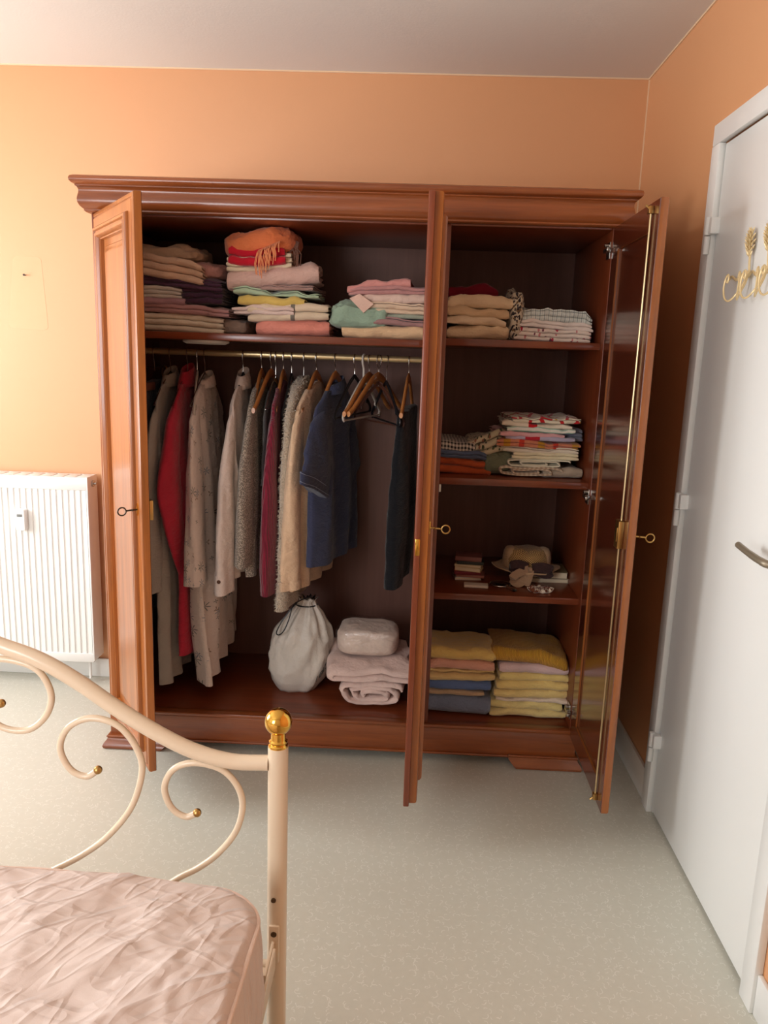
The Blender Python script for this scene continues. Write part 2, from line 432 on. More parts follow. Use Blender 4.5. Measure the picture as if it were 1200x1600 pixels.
# ------------------------------------------------------------------ wardrobe
WX0, WX1 = -1.062, .640; WYF = 2.612; WYB = 3.205; WT = .026
PX0, PX1 = .055, .103                                   # centre partition
ZB = .152; ZT = 1.872
SHZ, SHZ2, SHZ3, SHZ1 = 1.507, 1.048, .634, 1.516       # shelf tops: left, right 2, right 3, right 1
wd = thing('wardrobe', 'large cherry wood three-door wardrobe standing open against the orange wall', 'wardrobe', (-.21, WYB, 0))
wo = (-.21, WYB, 0)
def wpart(mb, name, mat, parent=None, smooth=True, label=None): return rel(mb, wo).build(name, mat, parent or wd, smooth, label=label)
wpart(MB().cham(WX0, WX0+WT, WYF, WYB, .05, ZT, .003), 'side_panel', M['in_z'])
wpart(MB().cham(WX1-WT, WX1, WYF, WYB, .05, ZT, .003), 'side_panel', M['in_z'])
wpart(MB().cham(PX0, PX1, WYF, WYB-.012, ZB, ZT, .003), 'partition', M['in_z'])
wpart(MB().box(WX0+WT, WX1-WT, WYB-.012, WYB-.004, ZB-.03, ZT), 'back_panel', M['back'], None, False)
wpart(MB().cham(WX0+WT, WX1-WT, WYF+.004, WYB-.012, ZT-.006, ZT+.010, .002), 'top_panel', M['in_x'])
wpart(MB().cham(WX0+WT, WX1-WT, WYF+.004, WYB-.012, ZB-.024, ZB, .002), 'bottom_panel', M['in_x'])
for x0, x1, z in ((WX0+WT, PX0, SHZ), (PX1, WX1-WT, SHZ1), (PX1, WX1-WT, SHZ2), (PX1, WX1-WT, SHZ3)):
    wpart(MB().cham(x0, x1, WYF+.035, WYB-.012, z-.024, z, .003), 'shelf', M['in_x'])
# cornice: a profile carried round left end, front and right end
cp = [(.000, 1.872), (.014, 1.872), (.020, 1.876), (.020, 1.880), (.025, 1.883), (.033, 1.889), (.038, 1.898), (.0395, 1.908), (.037, 1.919), (.034, 1.929), (.034, 1.937), (.038, 1.944), (.044, 1.947), (.044, 1.950), (.053, 1.953), (.060, 1.959), (.0615, 1.966), (.058, 1.973), (.046, 1.978), (.030, 1.979), (.0, 1.979)]
rings = []
for d, z in cp:
    e = d*.72
    rings.append([(WX0-e, WYB, z), (WX0-e, WYF-d-.002, z), (WX1+e, WYF-d-.002, z), (WX1+e, WYB, z)])
cm = MB(); cm.loft(rings, False, False)
b = cm.add(rings[-1]+[(WX0, WYB, 1.872), (WX0, WYF, 1.872), (WX1, WYF, 1.872), (WX1, WYB, 1.872)], [(0,1,2,3), (4,7,6,5)])
cm.f.append(tuple(i*4 for i in range(len(cp)))); cm.f.append(tuple(i*4+3 for i in range(len(cp))))
wpart(cm, 'cornice', M['wood_x'])
# plinth with ledge
pl = MB().cham(WX0, WX1, WYF-.004, WYF+.022, .042, .136, .003).cham(WX0, WX1, WYF-.012, WYF+.03, .138, .153, .005).cham(WX0+.0, WX1, WYF-.010, WYF+.01, .036, .046, .004)
wpart(pl, 'plinth', M['wood_x'])
# shaped feet
fp = [(.0, .05), (.008, .05), (.012, .046), (.008, .041), (.010, .034), (.020, .022), (.024, .012), (.021, .003), (.016, 0), (.0, 0)]
def foot(x0, x1, outer):
    mb = MB(); rings = []
    for d, z in fp:
        inn = .05 if z > .04 else .05*(z/.05)
        e = d
        if outer < 0: a, c = x0-e, x1-(.035-min(z, .035))*.9
        else: a, c = x0+(.035-min(z, .035))*.9, x1+e
        rings.append([(a, WYF-d-.006, z), (c, WYF-d-.006, z), (c, WYF+.06, z), (a, WYF+.06, z)])
    mb.loft(rings); return mb
wpart(foot(WX0, WX0+.22, -1), 'foot', M['wood_x'])
wpart(foot(WX1-.24, WX1, 1), 'foot', M['wood_x'])
for x in (WX0+.03, WX1-.09):
    wpart(MB().cham(x, x+.06, WYB-.08, WYB-.02, 0, .12, .004), 'foot', M['wood_x'])
wpart(MB().cham(PX0, PX0+.05, 2.86, 2.91, 0, .13, .004), 'foot', M['wood_x'])
# hanging rail
RY, RZ = 2.93, 1.440
wpart(MB().tube([(WX0+WT, RY, RZ), (PX0, RY, RZ)], .0115, 12, flat=(.62, 1)), 'hanging_rail', M['rail'])
for x in (WX0+WT+.004, PX0-.004):
    wpart(MB().cham(x-.004, x+.004, RY-.015, RY+.015, RZ-.022, RZ+.03, .003), 'rail_socket', M['old_brass'])
# catch clips under the top and shelf strips
for px, py, Y in ((442, 341, 2.66), ):
    q = PY(px, py, Y)
    wpart(MB().cham(q.x-.004, q.x+.004, Y-.004, Y+.004, q.z-.012, ZT-.006, .002).lathe([(.0005, q.z-.014), (.0055, q.z-.010), (.0055, q.z-.004), (.002, q.z-.002)], 10, (q.x, Y, 0)), 'door_catch', M['off_white'])
q = PY(688, 762, 2.65)
wpart(MB().cham(PX1, PX1+.008, 2.64, 2.655, SHZ2-.05, SHZ2-.024, .002), 'door_catch', M['off_white'])
q = PY(322, 527, 2.76)
wpart(MB().lathe([(.001, SHZ-.038), (.066, SHZ-.037), (.080, SHZ-.031), (.080, SHZ-.0245), (.001, SHZ-.0243)], 32, (q.x, 2.76, 0)), 'shelf_disc', M['off_white'], label='flat pale disc under the wide shelf')
# concealed hinges on the inner side of the right side panel
def cup_hinge(x, z, sgn):
    mb = MB()
    mb.cham(min(x, x+sgn*.004), max(x, x+sgn*.004), WYF+.006, WYF+.05, z-.026, z+.026, .001)
    mb.cham(min(x, x+sgn*.016), max(x, x+sgn*.016), WYF-.004, WYF+.045, z-.007, z+.007, .003)
    mb.lathe([(.001, 0), (.006, .002), (.006, .018), (.001, .02)], 10, (x+sgn*.0, WYF+.02, z+.016) if sgn > 0 else (x-.02, WYF+.02, z+.016), 'x')
    mb.cham(min(x+sgn*.008, x+sgn*.020), max(x+sgn*.008, x+sgn*.020), WYF-.022, WYF+.0, z-.006, z+.006, .003)
    return mb
for py_, px_ in ((392, 953), (773, 916), (1107, 889)):
    z = PX(px_, py_, WX1-WT).z
    wpart(cup_hinge(WX1-WT, z, -1), 'hinge', M['steel'])
for z in (1.70, .95, .30):
    wpart(cup_hinge(PX0, z, -1), 'hinge', M['steel'])
    wpart(cup_hinge(WX0+WT, z, 1), 'hinge', M['steel'])

# doors ---------------------------------------------------------------
DW, DH, DT = .497, 1.742, .026
DZ0 = .130
def rect_loops(W, H, loops, sx=1):
    out = []
    for ins, y in loops:
        r = [(ins, y, ins), (W-ins, y, ins), (W-ins, y, H-ins), (ins, y, H-ins)]
        out.append([(sx*a, b_, c_) for a, b_, c_ in r])
    return out
M['door_in'] = mat_wood('shaded_mahogany_door_inner', srgb(104, 46, 26), srgb(80, 34, 20), 'z', .22, .7)  # mahogany darkened further, shade on the inner door faces put into the colour
def shade_inner_faces(o):  # gives inward faces the shade-darkened wood
    o.data.materials.append(M['door_in'])
    for p_ in o.data.polygons:
        if p_.normal.y > .5: p_.material_index = 1
def make_door(org, ang, sx, batten, rod, keyside_dark, W=DW):
    d = MB()
    front = [(.074, 0.0), (.020, 0.0), (.018, .003), (.015, .004), (.013, .001), (.006, .001), (.002, .003), (.0, .008)]
    back = [(.0, DT-.002), (.002, DT), (.074, DT), (.074, DT-.006)]
    d.loft(rect_loops(W, DH, [(.074, .014)]+front+back+[(.078, DT-.008), (.078, .014)], sx), False)
    # close ring inside
    n = 4; first = 0; last = len(d.v)-4
    for k in range(4): d.f.append((last+k, last+(k+1) % 4, first+(k+1) % 4, first+k))
    root = d.build('door', M['wood_z'], wd); shade_inner_faces(root)
    # position (wardrobe-local)
    root.location = Vector(org)-Vector(wo); root.rotation_euler = (0, 0, ang)
    mo = MB()   # raised moulding carried round the opening
    lp = [(.048, .001), (.049, -.006), (.054, -.012), (.061, -.012), (.064, -.006), (.067, -.005), (.071, -.011), (.078, -.010), (.083, -.003), (.085, .003), (.088, .004), (.090, .014)]
    mo.loft(rect_loops(W, DH, lp, sx), False)
    mo.build('moulding', M['wood_z'], root)
    pn = MB()
    r = rect_loops(W, DH, [(.078, DT-.007), (.078, .0145), (.110, .0145), (.114, .010), (.120, .010), (.128, .006), (.134, .006)], sx)
    pn.loft(r, True)
    shade_inner_faces(pn.build('panel', M['wood_z'], root))
    if batten:
        b_ = MB(); x0, x1 = sorted((sx*(W-.03), sx*(W+.022)))
        b_.cham(x0, x1, DT-.001, DT+.016, -.0, DH-.002, .003)
        b_.build('batten', M['in_z'], root)
        x0, x1 = sorted((sx*(W+.0215), sx*(W+.0235)))
        zc = .80
        MB().cham(x0, x1, DT+.0, DT+.013, zc-.024, zc+.024, .001).build('strike_plate', M['brass'], root)
    kz = .845
    kx = sx*(W-.035)
    e = MB().lathe([(.0005, -.0015), (.010, -.003), (.010, 0), (.0005, 0)], 16, (0, 0, 0), 'y')
    e.v = [(x*.62+kx, y, z*1.9+kz) for x, y, z in e.v]
    e.build('escutcheon', M['brass'], root)
    km = M['iron'] if keyside_dark else M['old_brass']
    k = MB().tube([(kx, .004, kz), (kx, -.012, kz), (kx, -.035, kz-.002)], .0026, 8)
    k.lathe([(.002, -.020), (.0045, -.017), (.002, -.014)], 10, (kx, 0, kz-.001), 'y')
    ring = [(kx, -.047+.012*math.cos(2*PI*i/20), kz-.003+.012*math.sin(2*PI*i/20)) for i in range(21)]
    k.tube(ring, .0022, 7)
    ko = k.build('key', km, root)
    if rod:
        xr = sx*(W-.058)
        rb = MB().tube([(xr, DT+.005, .012), (xr, DT+.005, DH-.012)], .0032, 8)
        rb.build('bolt_rod', M['rail'], root)
        for z in (.022, DH-.022):
            MB().cham(xr-.009, xr+.009, DT, DT+.013, z-.010, z+.010, .002).tube([(xr, DT+.006, z), (xr, DT+.020, z+(.012 if z > 1 else -.012))], .003, 6).build('rod_guide', M['old_brass'], root)
        x0, x1 = sorted((sx*(W-.080), sx*(W-.040)))
        MB().cham(x0, x1, DT, DT+.016, kz-.040, kz+.040, .002).cham(x0+.008, x0+.014, DT+.0155, DT+.018, kz-.02, kz+.02, .0008).build('lock_case', M['old_brass'], root)
    else:
        x0, x1 = sorted((sx*(W-.004), sx*(W-.050)))
        if not batten: MB().cham(x0, x1, DT, DT+.012, kz-.030, kz+.030, .002).build('lock_case', M['old_brass'], root)
    return root
# left door, half open; outer face towards the room's left
hA = Vector((-1.066, 2.625)); fB = Vector((-.788, 2.222)); v = fB-hA; LW = v.length
ang = math.atan2(v.y, v.x)
make_door((hA.x, hA.y, DZ0), ang, 1, False, False, True, LW)
# middle door, hinged on the partition, open square to the front
make_door((PX0+.004, WYF-.010, DZ0), PI/2+math.radians(0.5), -1, True, False, False, .475)
# right door, hinged on the right side
make_door((WX1+.001, WYF-.006, DZ0), PI/2+math.radians(-.3), -1, False, True, False, .482)

# ------------------------------------------------------------------ folded textiles
def fold_path(mode, n, L, h):
    p = h/n; pts = []
    def line(a, b, z, k=9):
        for i in range(k): pts.append((lerp(a, b, i/(k-1)), z))
    def arc(c, z, r, side, up, k=7):                       # half circle from below (or above) to the other
        for i in range(1, k):
            a = PI*i/k
            pts.append((c+side*r*math.sin(a), z-up*r*math.cos(a)))
    if mode == 'sp4':
        n = 4; p = h/4; Z = lambda i: (i+.5)*p
        line(L-.3*p, -L+2*p, Z(0)); arc(-L+2*p, 2*p, 1.5*p, -1, 1, 11)
        line(-L+2*p, L-.5*p, Z(3)); arc(L-.5*p, 3*p, .5*p, 1, -1)
        line(L-.5*p, -L+2.1*p, Z(2)); arc(-L+2.1*p, 2*p, .5*p, -1, -1)
        line(-L+2.1*p, L-p, Z(1))
    elif mode == 'roll':
        # flat coil seen at its end
        turns = n/2; m = int(turns*26)
        for i in range(m+1):
            t = i/m; a = 2*PI*turns*t+.4
            rr = (1-t)*(h/2-p*.5)+p*.45*t
            ex = (L-h/2)*(1-.75*t)
            pts.append((rr*math.cos(a)+ex*max(-1, min(1, 1.6*math.cos(a))), h/2+rr*math.sin(a)))
    else:
        side = -1
        for i in range(n):
            z = (i+.5)*p; a, b = ((L-.5*p), -(L-.5*p)) if side < 0 else (-(L-.5*p), (L-.5*p))
            line(a, b, z)
            if i < n-1: arc(b, z+.5*p, .5*p, side, 1)
            side = -side
    return pts, p
def fold_mesh(w_, d_, h_, mode='zig', n=2, seed=0, wr=1.0, tilt=0., bow=0., rot=False, ragged=.02, nx=18, yt=0., fill=.47):
    pts, p = fold_path(mode, n, d_/2, h_)
    N = len(pts); t = p*fill; hw = w_/2; s = 0.; S = [0.]
    for i in range(1, N): s += math.hypot(pts[i][0]-pts[i-1][0], pts[i][1]-pts[i-1][1]); S.append(s)
    nrm = []
    for i in range(N):
        a, b = pts[max(i-1, 0)], pts[min(i+1, N-1)]; l = math.hypot(b[0]-a[0], b[1]-a[1]) or 1
        nrm.append((-(b[1]-a[1])/l, (b[0]-a[0])/l))
    mb = MB(); rings = []; uvs = []; sd = seed*7.31
    for j in range(nx):
        u = -1+2*j/(nx-1)
        u = math.copysign(abs(u)**.8, u)
        ring = []; uv = []
        edge = 1-.55*max(0, (abs(u)-.9)/.1)**2
        for sgn in (1, -1):
            idx = range(N) if sgn > 0 else range(N-1, -1, -1)
            for i in idx:
                q, z = pts[i]; tn = t*edge
                if i in (0, N-1): tn *= .6
                pp = q+nrm[i][0]*tn*sgn; zz = z+nrm[i][1]*tn*sgn
                x = u*hw*(1+ragged*2*nz(S[i]*9+sd, u*2, sd))
                k = wr*(.35+.65*zz/h_)
                zz += k*.007*nz(x*13+sd, pp*11, sd+1)+k*.004*nz(x*33, pp*24+sd, sd+2)+k*.006*(.35-abs(nz(x*16+pp*7+sd, pp*12-x*6, sd+5))*1.5)
                pp += wr*.010*nz(x*9+sd, z*30, sd+3)+wr*.004*nz(x*30, z*60+sd, 1.7)
                zz += -abs(u)**4*.10*h_*(zz/h_)
                if zz < .0006: zz = .0006+.15*(zz-.0006)
                zz += tilt*x+bow*((x/hw)**2)*hw+yt*(pp+d_/2)
                ring.append((x, pp, zz) if not rot else (pp, x, zz)); uv.append((x, S[i]))
        rings.append(ring); uvs.append(uv)
    m = 2*N
    mb.loft(rings, False, True, uvs)
    for j, base in ((0, 0), (1, (nx-1)*m)):
        for i in range(N-1):
            mb.f.append((base+i, base+i+1, base+m-2-i, base+m-1-i))
    return mb
def crumple_mesh(w_, d_, h_, seed=0, amp=.25, nu=72, nv=34, ex=.45):
    mb = MB(); rings = []; uvs = []
    pw = lambda c, e: math.copysign(abs(c)**e, c)
    for j in range(nv+1):
        ph = -PI/2+PI*j/nv; r = pw(math.cos(ph), ex); z = .5*h_*(1+pw(math.sin(ph), ex)); ring = []; uv = []
        for i in range(nu):
            a = 2*PI*i/nu
            x, y = .5*w_*r*pw(math.cos(a), ex), .5*d_*r*pw(math.sin(a), ex)
            n1 = nz(x*14+seed, y*14, z*16+seed); n2 = 1-abs(nz(x*20, y*20+seed, z*34+seed))*2
            n3 = .5-abs(nz(x*38+seed, y*38, z*50-seed))*1.6
            k = amp*(n1*.9+n2*.45+n3*.45)
            zz = z+h_*k*.8*(z/h_)
            ring.append((x*(1+k*.35), y*(1+k*.35), max(.0005, zz))); uv.append((x+y*.3, z+y))
        rings.append(ring); uvs.append(uv)
    return mb.loft(rings, True, True, uvs)
SEED = [1]
GAP = .0008
def folded(name, label, mat, box, Yf, z0=None, depth=.26, mode='zig', n=2, tilt=0., bow=0., wr=1.0, rot=False, crumple=0., cat='cloth', group=None, rz=None, ragged=.035, yt=0., hscale=1.0, dx=0.):
    if rz is None: rz = random.Random(SEED[0]+5).uniform(-.06, .06)
    x0, yt_, x1, yb_ = box; SEED[0] += 1; ym, xm = (yt_+yb_)/2, (x0+x1)/2
    A, B = PY(x0, ym, Yf), PY(x1, ym, Yf); T, Bo = PY(xm, yt_, Yf), PY(xm, yb_, Yf)
    zb = Bo.z if z0 is None else z0
    h_ = max(.008, T.z-zb)*hscale; w_ = B.x-A.x
    if cat not in ('towel', 'blanket') and not rot and not crumple:
        rn = random.Random(SEED[0]*3+1)
        if mode == 'zig': n = max(n, min(6, round(h_/.0075)))
        elif mode == 'C2' and h_ > .024 and 'blanket' not in name: mode = rn.choice(('sp4', 'zig', 'sp4')); n = 4
        tilt += rn.uniform(-.025, .025); wr *= 1.25
    if crumple: mb = crumple_mesh(w_, depth, h_, SEED[0], crumple)
    elif rot: mb = fold_mesh(depth, w_, h_, mode, n, SEED[0], wr, tilt, bow, True, ragged, yt=yt)
    else: mb = fold_mesh(w_, depth, h_, mode, n, SEED[0], wr, tilt, bow, False, ragged, yt=yt)
    o = mb.build(name, mat, None, True, 60)
    o.location = ((A.x+B.x)/2+dx, Yf+depth/2, zb+GAP); o.rotation_euler = (0, 0, rz)
    tag(o, label, cat, group); return o
def C(nm, *rgb, **kw): return mat_cloth(nm, srgb(*rgb), **kw)

# ---- left shelf, first pile (behind the half-open left door)
Y = 2.74
folded('folded_linen', 'stack-base cream linen folded in thin layers, behind the half-open door', C('cream_linen', 226, 208, 184), (196, 491, 348, 515), Y, SHZ, mode='zig', n=5, tilt=-.02)
folded('crumpled_cloth', 'taupe crumpled cloth slumped between the first two shelf piles', C('taupe_cloth', 150, 126, 110), (340, 499, 386, 516), Y+.02, SHZ, .2, crumple=.35)
folded('folded_cloth', 'thin dusty pink cloth lying on the cream layered linen', C('dusty_pink', 188, 140, 138), (198, 476, 362, 491), Y, mode='zig', n=3, tilt=-.03)
folded('folded_cloth', 'mauve rolled-edge cloth under a plain white cloth', C('mauve', 176, 134, 140), (196, 466, 290, 477), Y-.005, .0 or None, mode='C2', n=2)
folded('folded_cloth', 'plain white cloth squeezed under dark purple fabric', C('greyish_white', 206, 194, 182), (196, 446, 283, 466), Y, mode='zig', n=2, bow=-.02)
folded('folded_cloth', 'dark purple folded block beside a white cloth', C('dark_purple', 72, 44, 66), (284, 450, 348, 476), Y+.01, mode='zig', n=3, wr=1.4)
folded('folded_cloth', 'dark purple wide cloth under a beige one', C('deep_purple', 84, 52, 76), (198, 431, 345, 449), Y, mode='zig', n=2, tilt=-.06, wr=1.3)
folded('folded_cloth', 'beige cloth with peach folded end on top of dark purple', C('beige_peach', 222, 184, 156), (198, 402, 318, 436), Y-.01, mode='zig', n=3, tilt=-.12, wr=1.6)
folded('folded_cloth', 'dull pink cloth bunched at the end of the dark purple pile', C('dull_pink', 190, 138, 130), (302, 412, 350, 436), Y+.03, depth=.2, crumple=.3)
folded('crumpled_cloth', 'tan crumpled cloth topmost of the pile behind the half-open door', C('tan_cloth', 206, 176, 148), (200, 386, 312, 406), Y+.04, depth=.2, crumple=.5)

# ---- left shelf, second pile
Y = 2.72
folded('folded_cloth', 'coral pink folded cloth at the foot of the tallest pile', C('coral', 224, 142, 124), (398, 501, 514, 521), Y, SHZ, mode='sp4', n=4, wr=1.3)
folded('folded_cloth', 'cream cloth with grey border band over the coral one', mat_uv('cream_border', stripes(srgb(220, 198, 170), [(.02, .045, srgb(120, 112, 100))], .60, 0)), (386, 475, 512, 502), Y-.004, mode='C2', n=2, tilt=.05)
folded('folded_cloth', 'pinkish white cloth drooping at the pile corner under yellow', C('pinkish_white', 222, 196, 184), (364, 478, 462, 492), Y-.012, mode='zig', n=2, depth=.2, tilt=.02)
folded('folded_cloth', 'yellow cotton cloth folded flat', C('yellow_cotton', 214, 182, 98), (371, 462, 474, 479), Y-.006, mode='C2', n=2, tilt=-.02)
folded('folded_cloth', 'mint green cloth on the yellow one', C('mint', 176, 196, 164), (363, 453, 496, 463), Y, mode='zig', n=3, wr=1.6)
folded('folded_cloth', 'thin mauve-brown cloth over the mint one', C('mauve_brown', 168, 134, 124), (368, 445, 492, 454), Y, mode='zig', n=2, wr=1.2)
folded('folded_cloth', 'large pale pink sheet with a thick rounded fold', C('pale_pink', 214, 176, 162), (352, 412, 494, 448), Y-.004, mode='C2', n=2, tilt=.10, wr=1.2)
folded('folded_cloth', 'cream cloth with faint leaf print under red fabric', mat_uv('cream_leaf', blots(srgb(226, 206, 176), [srgb(150, 140, 124)], 22, .2)), (351, 398, 452, 424), Y, mode='zig', n=3, tilt=.08, bow=.06)
folded('folded_cloth', 'bright red cloth under the orange scarf', C('bright_red', 196, 24, 44), (356, 386, 444, 416), Y-.014, mode='C2', n=2, tilt=.05, bow=.05, wr=1.4)
sc = thing('scarf', 'orange fringed scarf bundled on top of the tallest pile', 'scarf')
q0 = PY(402, 408, 2.70)
so = crumple_mesh(PY(458, 380, 2.70).x-PY(344, 380, 2.70).x, .24, PY(402, 361, 2.70).z-q0.z, 77, .22, ex=.7)
so.v = [(x, y, z+.10*x) for x, y, z in so.v]
sc.location = (q0.x, 2.70+.12, q0.z+.012)
so.build('scarf_body', C('orange_wool', 224, 122, 74), sc)
random.seed(4)
fm = C('orange_fringe', 232, 146, 98); fmb = MB()
for i in range(26):
    u = i/25; a = PY(lerp(403, 436, u), lerp(396, 382, u), 2.685); L_ = lerp(.085, .03, u)*random.uniform(.7, 1.1)
    a = a-Vector(sc.location); wv = random.uniform(-.012, .012)
    fmb.tube([(a.x, a.y+.012, a.z+.012), (a.x+wv*.3, a.y-.004, a.z), (a.x+wv, a.y-.008, a.z-L_*.5), (a.x+wv*.6, a.y-.003, a.z-L_)], .0016, 5)
fr_ = fmb.build('fringe', fm, sc); fr_['kind'] = 'stuff'
fmb = MB()
for i in range(22):
    u = i/21; a = PY(lerp(446, 464, u), 378+6*math.sin(u*3), 2.75); a = a-Vector(sc.location); wv = random.uniform(-.02, .02)
    fmb.tube([(a.x-.012, a.y+.02, a.z+.01), (a.x+.006, a.y, a.z), (a.x+.008+wv, a.y-.006, a.z-.03), (a.x+.004+wv, a.y-.002, a.z-random.uniform(.05, .09))], .0018, 5)
f2 = fmb.build('fringe', C('brown_fringe', 112, 76, 62), sc, label='dark brown fringe'); f2['kind'] = 'stuff'

# ---- left shelf, third pile
Y = 2.72
folded('folded_cloth', 'cream and apricot sheet at the foot of the pile by the middle door', C('apricot_cream', 232, 192, 150), (535, 508, 672, 523), Y, SHZ, mode='sp4', n=4, wr=1.2)
folded('folded_cloth', 'mauve terry cloth over the apricot sheet', C('mauve_terry', 170, 128, 124), (552, 497, 674, 509), Y, mode='zig', n=2)
folded('crumpled_cloth', 'mint green crumpled cloth spilling out of the pile by the middle door', C('mint_grey', 150, 172, 150), (515, 478, 604, 514), Y-.01, depth=.2, crumple=.4)
folded('folded_cloth', 'sage grey thin cloth in the pile by the middle door', C('sage_grey', 156, 160, 142), (576, 490, 668, 498), Y+.004, mode='zig', n=2)
folded('folded_cloth', 'pale cream cloth with sharp double folds by the middle door', C('pale_cream', 226, 196, 168), (566, 474, 676, 491), Y, mode='zig', n=4)
folded('folded_cloth', 'white-pink shirt with a turned-over flap in the pile', C('white_pink', 226, 194, 178), (560, 459, 672, 475), Y-.004, mode='C2', n=2, tilt=.05)
folded('folded_cloth', 'dusky mauve-pink cloth just below the topmost pink one', C('dusky_pink', 192, 138, 134), (548, 448, 672, 461), Y, mode='zig', n=3, tilt=.06)
folded('folded_cloth', 'rose pink cloth topmost of the pile by the middle door', C('rose_pink', 214, 146, 138), (546, 437, 644, 451), Y-.004, mode='C2', n=2, tilt=.10, bow=-.05)
fl = MB(); pa = [PY(a_, b_, 2.705) for a_, b_ in ((546, 466), (562, 459), (584, 475), (568, 489))]
fl.loft([[(p.x, p.y-.002, p.z) for p in pa], [(p.x, p.y+.004, p.z) for p in pa]])
flo = fl.build('collar_flap', C('flap_pink', 228, 190, 172), None, False)
tag(flo, 'pale pink pointed collar flap folded down over mint cloth', 'cloth')

# ---- right compartment, top shelf
Y = 2.70
cre = [srgb(232, 204, 166), srgb(222, 190, 150), srgb(236, 210, 176)]
folded('folded_blanket', 'cream blanket lowest of four on the narrow top shelf', mat_cloth('cream_wool_a', cre[0], bump=.003), (696, 508, 795, 526), Y, SHZ1, mode='C2', n=2, wr=1.4)
folded('folded_blanket', 'cream blanket second from the bottom, rippled edge, narrow top shelf', mat_cloth('cream_wool_b', cre[2], bump=.003), (697, 495, 792, 509), Y-.004, mode='C2', n=2, wr=2., tilt=-.03)
folded('folded_blanket', 'deeper cream thick blanket below the topmost one', mat_cloth('cream_wool_c', cre[1], bump=.003), (698, 480, 796, 497), Y, mode='C2', n=2, wr=1.5, tilt=-.04)
folded('folded_blanket', 'cream blanket topmost of four under a burgundy cloth', mat_cloth('cream_wool_d', cre[0], bump=.003), (700, 464, 806, 483), Y-.004, mode='C2', n=2, wr=1.6, tilt=.03)
folded('folded_cloth', 'burgundy cloth lying on the cream blankets', C('burgundy_cloth', 116, 14, 34), (700, 449, 778, 467), Y+.06, mode='C2', n=2, wr=1.5, bow=-.06)
folded('crumpled_scarf', 'dark flowered scarf stuffed upright beside cream blankets', mat_uv('dark_floral', blots(srgb(206, 190, 164), [srgb(46, 38, 40), srgb(120, 90, 60), srgb(70, 60, 62)], 60, .42)), (796, 461, 818, 526), Y-.005, SHZ1, .2, crumple=.35, cat='scarf')
folded('folded_blouse', 'white blouse with red and pink flowers under the striped one', mat_uv('red_floral', blots(srgb(228, 206, 188), [srgb(176, 40, 60), srgb(120, 60, 70), srgb(196, 120, 116)], 26, .3)), (806, 514, 926, 527), Y, SHZ1, mode='zig', n=3, tilt=-.03, cat='blouse')
folded('folded_blouse', 'plain pinkish white blouse in the low pile of the narrow top shelf', C('blouse_white', 226, 206, 192), (808, 503, 926, 515), Y-.004, mode='C2', n=2, tilt=-.05, wr=1.4, cat='blouse')
folded('folded_blouse', 'thin-striped grey-white blouse topmost beside the flowered scarf', mat_uv('thin_stripe', stripes(srgb(206, 204, 192), [(.0, .16, srgb(140, 144, 138)), (.5, .56, srgb(170, 168, 160))], .014, 0)), (814, 486, 926, 504), Y-.002, mode='zig', n=2, tilt=-.04, wr=2.2, cat='blouse')

# ---- right compartment, second shelf
Y = 2.74
folded('folded_cloth', 'rust orange thick cloth on the narrow shelf under the blankets', C('rust', 190, 88, 46), (676, 716, 768, 739), Y, SHZ2, mode='C2', n=2, wr=1.4)
folded('folded_cloth', 'slate blue cloth draped over rust orange cloth', C('slate_blue', 92, 104, 130), (676, 705, 764, 717), Y-.006, mode='zig', n=2, tilt=-.06, wr=1.2)
bw = mat_uv('black_white_weave', gingham(srgb(218, 206, 190), srgb(30, 28, 30), .012))
folded('folded_cloth', 'black and white checked cloth on slate blue cloth', bw, (672, 691, 744, 707), Y-.008, mode='C2', n=2, tilt=-.08)
Y = 2.72
folded('folded_towel', 'beige gingham cloth at the bottom of the tea towel pile', mat_uv('beige_gingham', gingham(srgb(226, 206, 178), srgb(182, 152, 122), .016)), (772, 727, 882, 751), Y-.01, SHZ2, mode='roll', n=4, rot=True, cat='tea towel')
folded('folded_towel', 'plain taupe cloth folded round the end of the tea towel pile', C('taupe_end', 176, 156, 134), (846, 733, 908, 751), Y, SHZ2, mode='C2', n=2, cat='tea towel')
folded('folded_towel', 'cream towel with green stripes coiled above the gingham', mat_uv('green_stripe', stripes(srgb(224, 214, 186), [(.1, .22, srgb(130, 140, 106)), (.5, .54, srgb(110, 116, 92))], .05, 0)), (786, 716, 896, 733), Y-.008, mode='roll', n=4, rot=True, tilt=0, cat='tea towel')
folded('folded_towel', 'pale yellow-cream towel in the middle of the tea towel pile', C('butter_cream', 228, 212, 174), (800, 708, 902, 719), Y, mode='zig', n=4, cat='tea towel')
folded('folded_towel', 'off-white towel above the pale yellow one in the tea towel pile', C('towel_white', 222, 206, 182), (788, 700, 907, 709), Y, mode='zig', n=3, cat='tea towel')
folded('folded_towel', 'terracotta and ochre towel in the tea towel pile', mat_uv('terracotta', stripes(srgb(206, 128, 94), [(.0, .2, srgb(190, 132, 40)), (.45, .6, srgb(200, 60, 40))], .12, 0)), (776, 689, 905, 701), Y, mode='zig', n=3, cat='tea towel')
folded('folded_towel', 'lavender towel with red edge in the tea towel pile', mat_uv('lavender', stripes(srgb(184, 172, 190), [(.75, 1, srgb(190, 40, 52))], .20, 0)), (790, 683, 900, 690), Y-.003, mode='zig', n=2, cat='tea towel')
folded('folded_towel', 'pink towel poking out of the tea towel pile', C('towel_pink', 226, 168, 168), (778, 676, 880, 684), Y-.006, mode='C2', n=2, tilt=-.03, cat='tea towel')
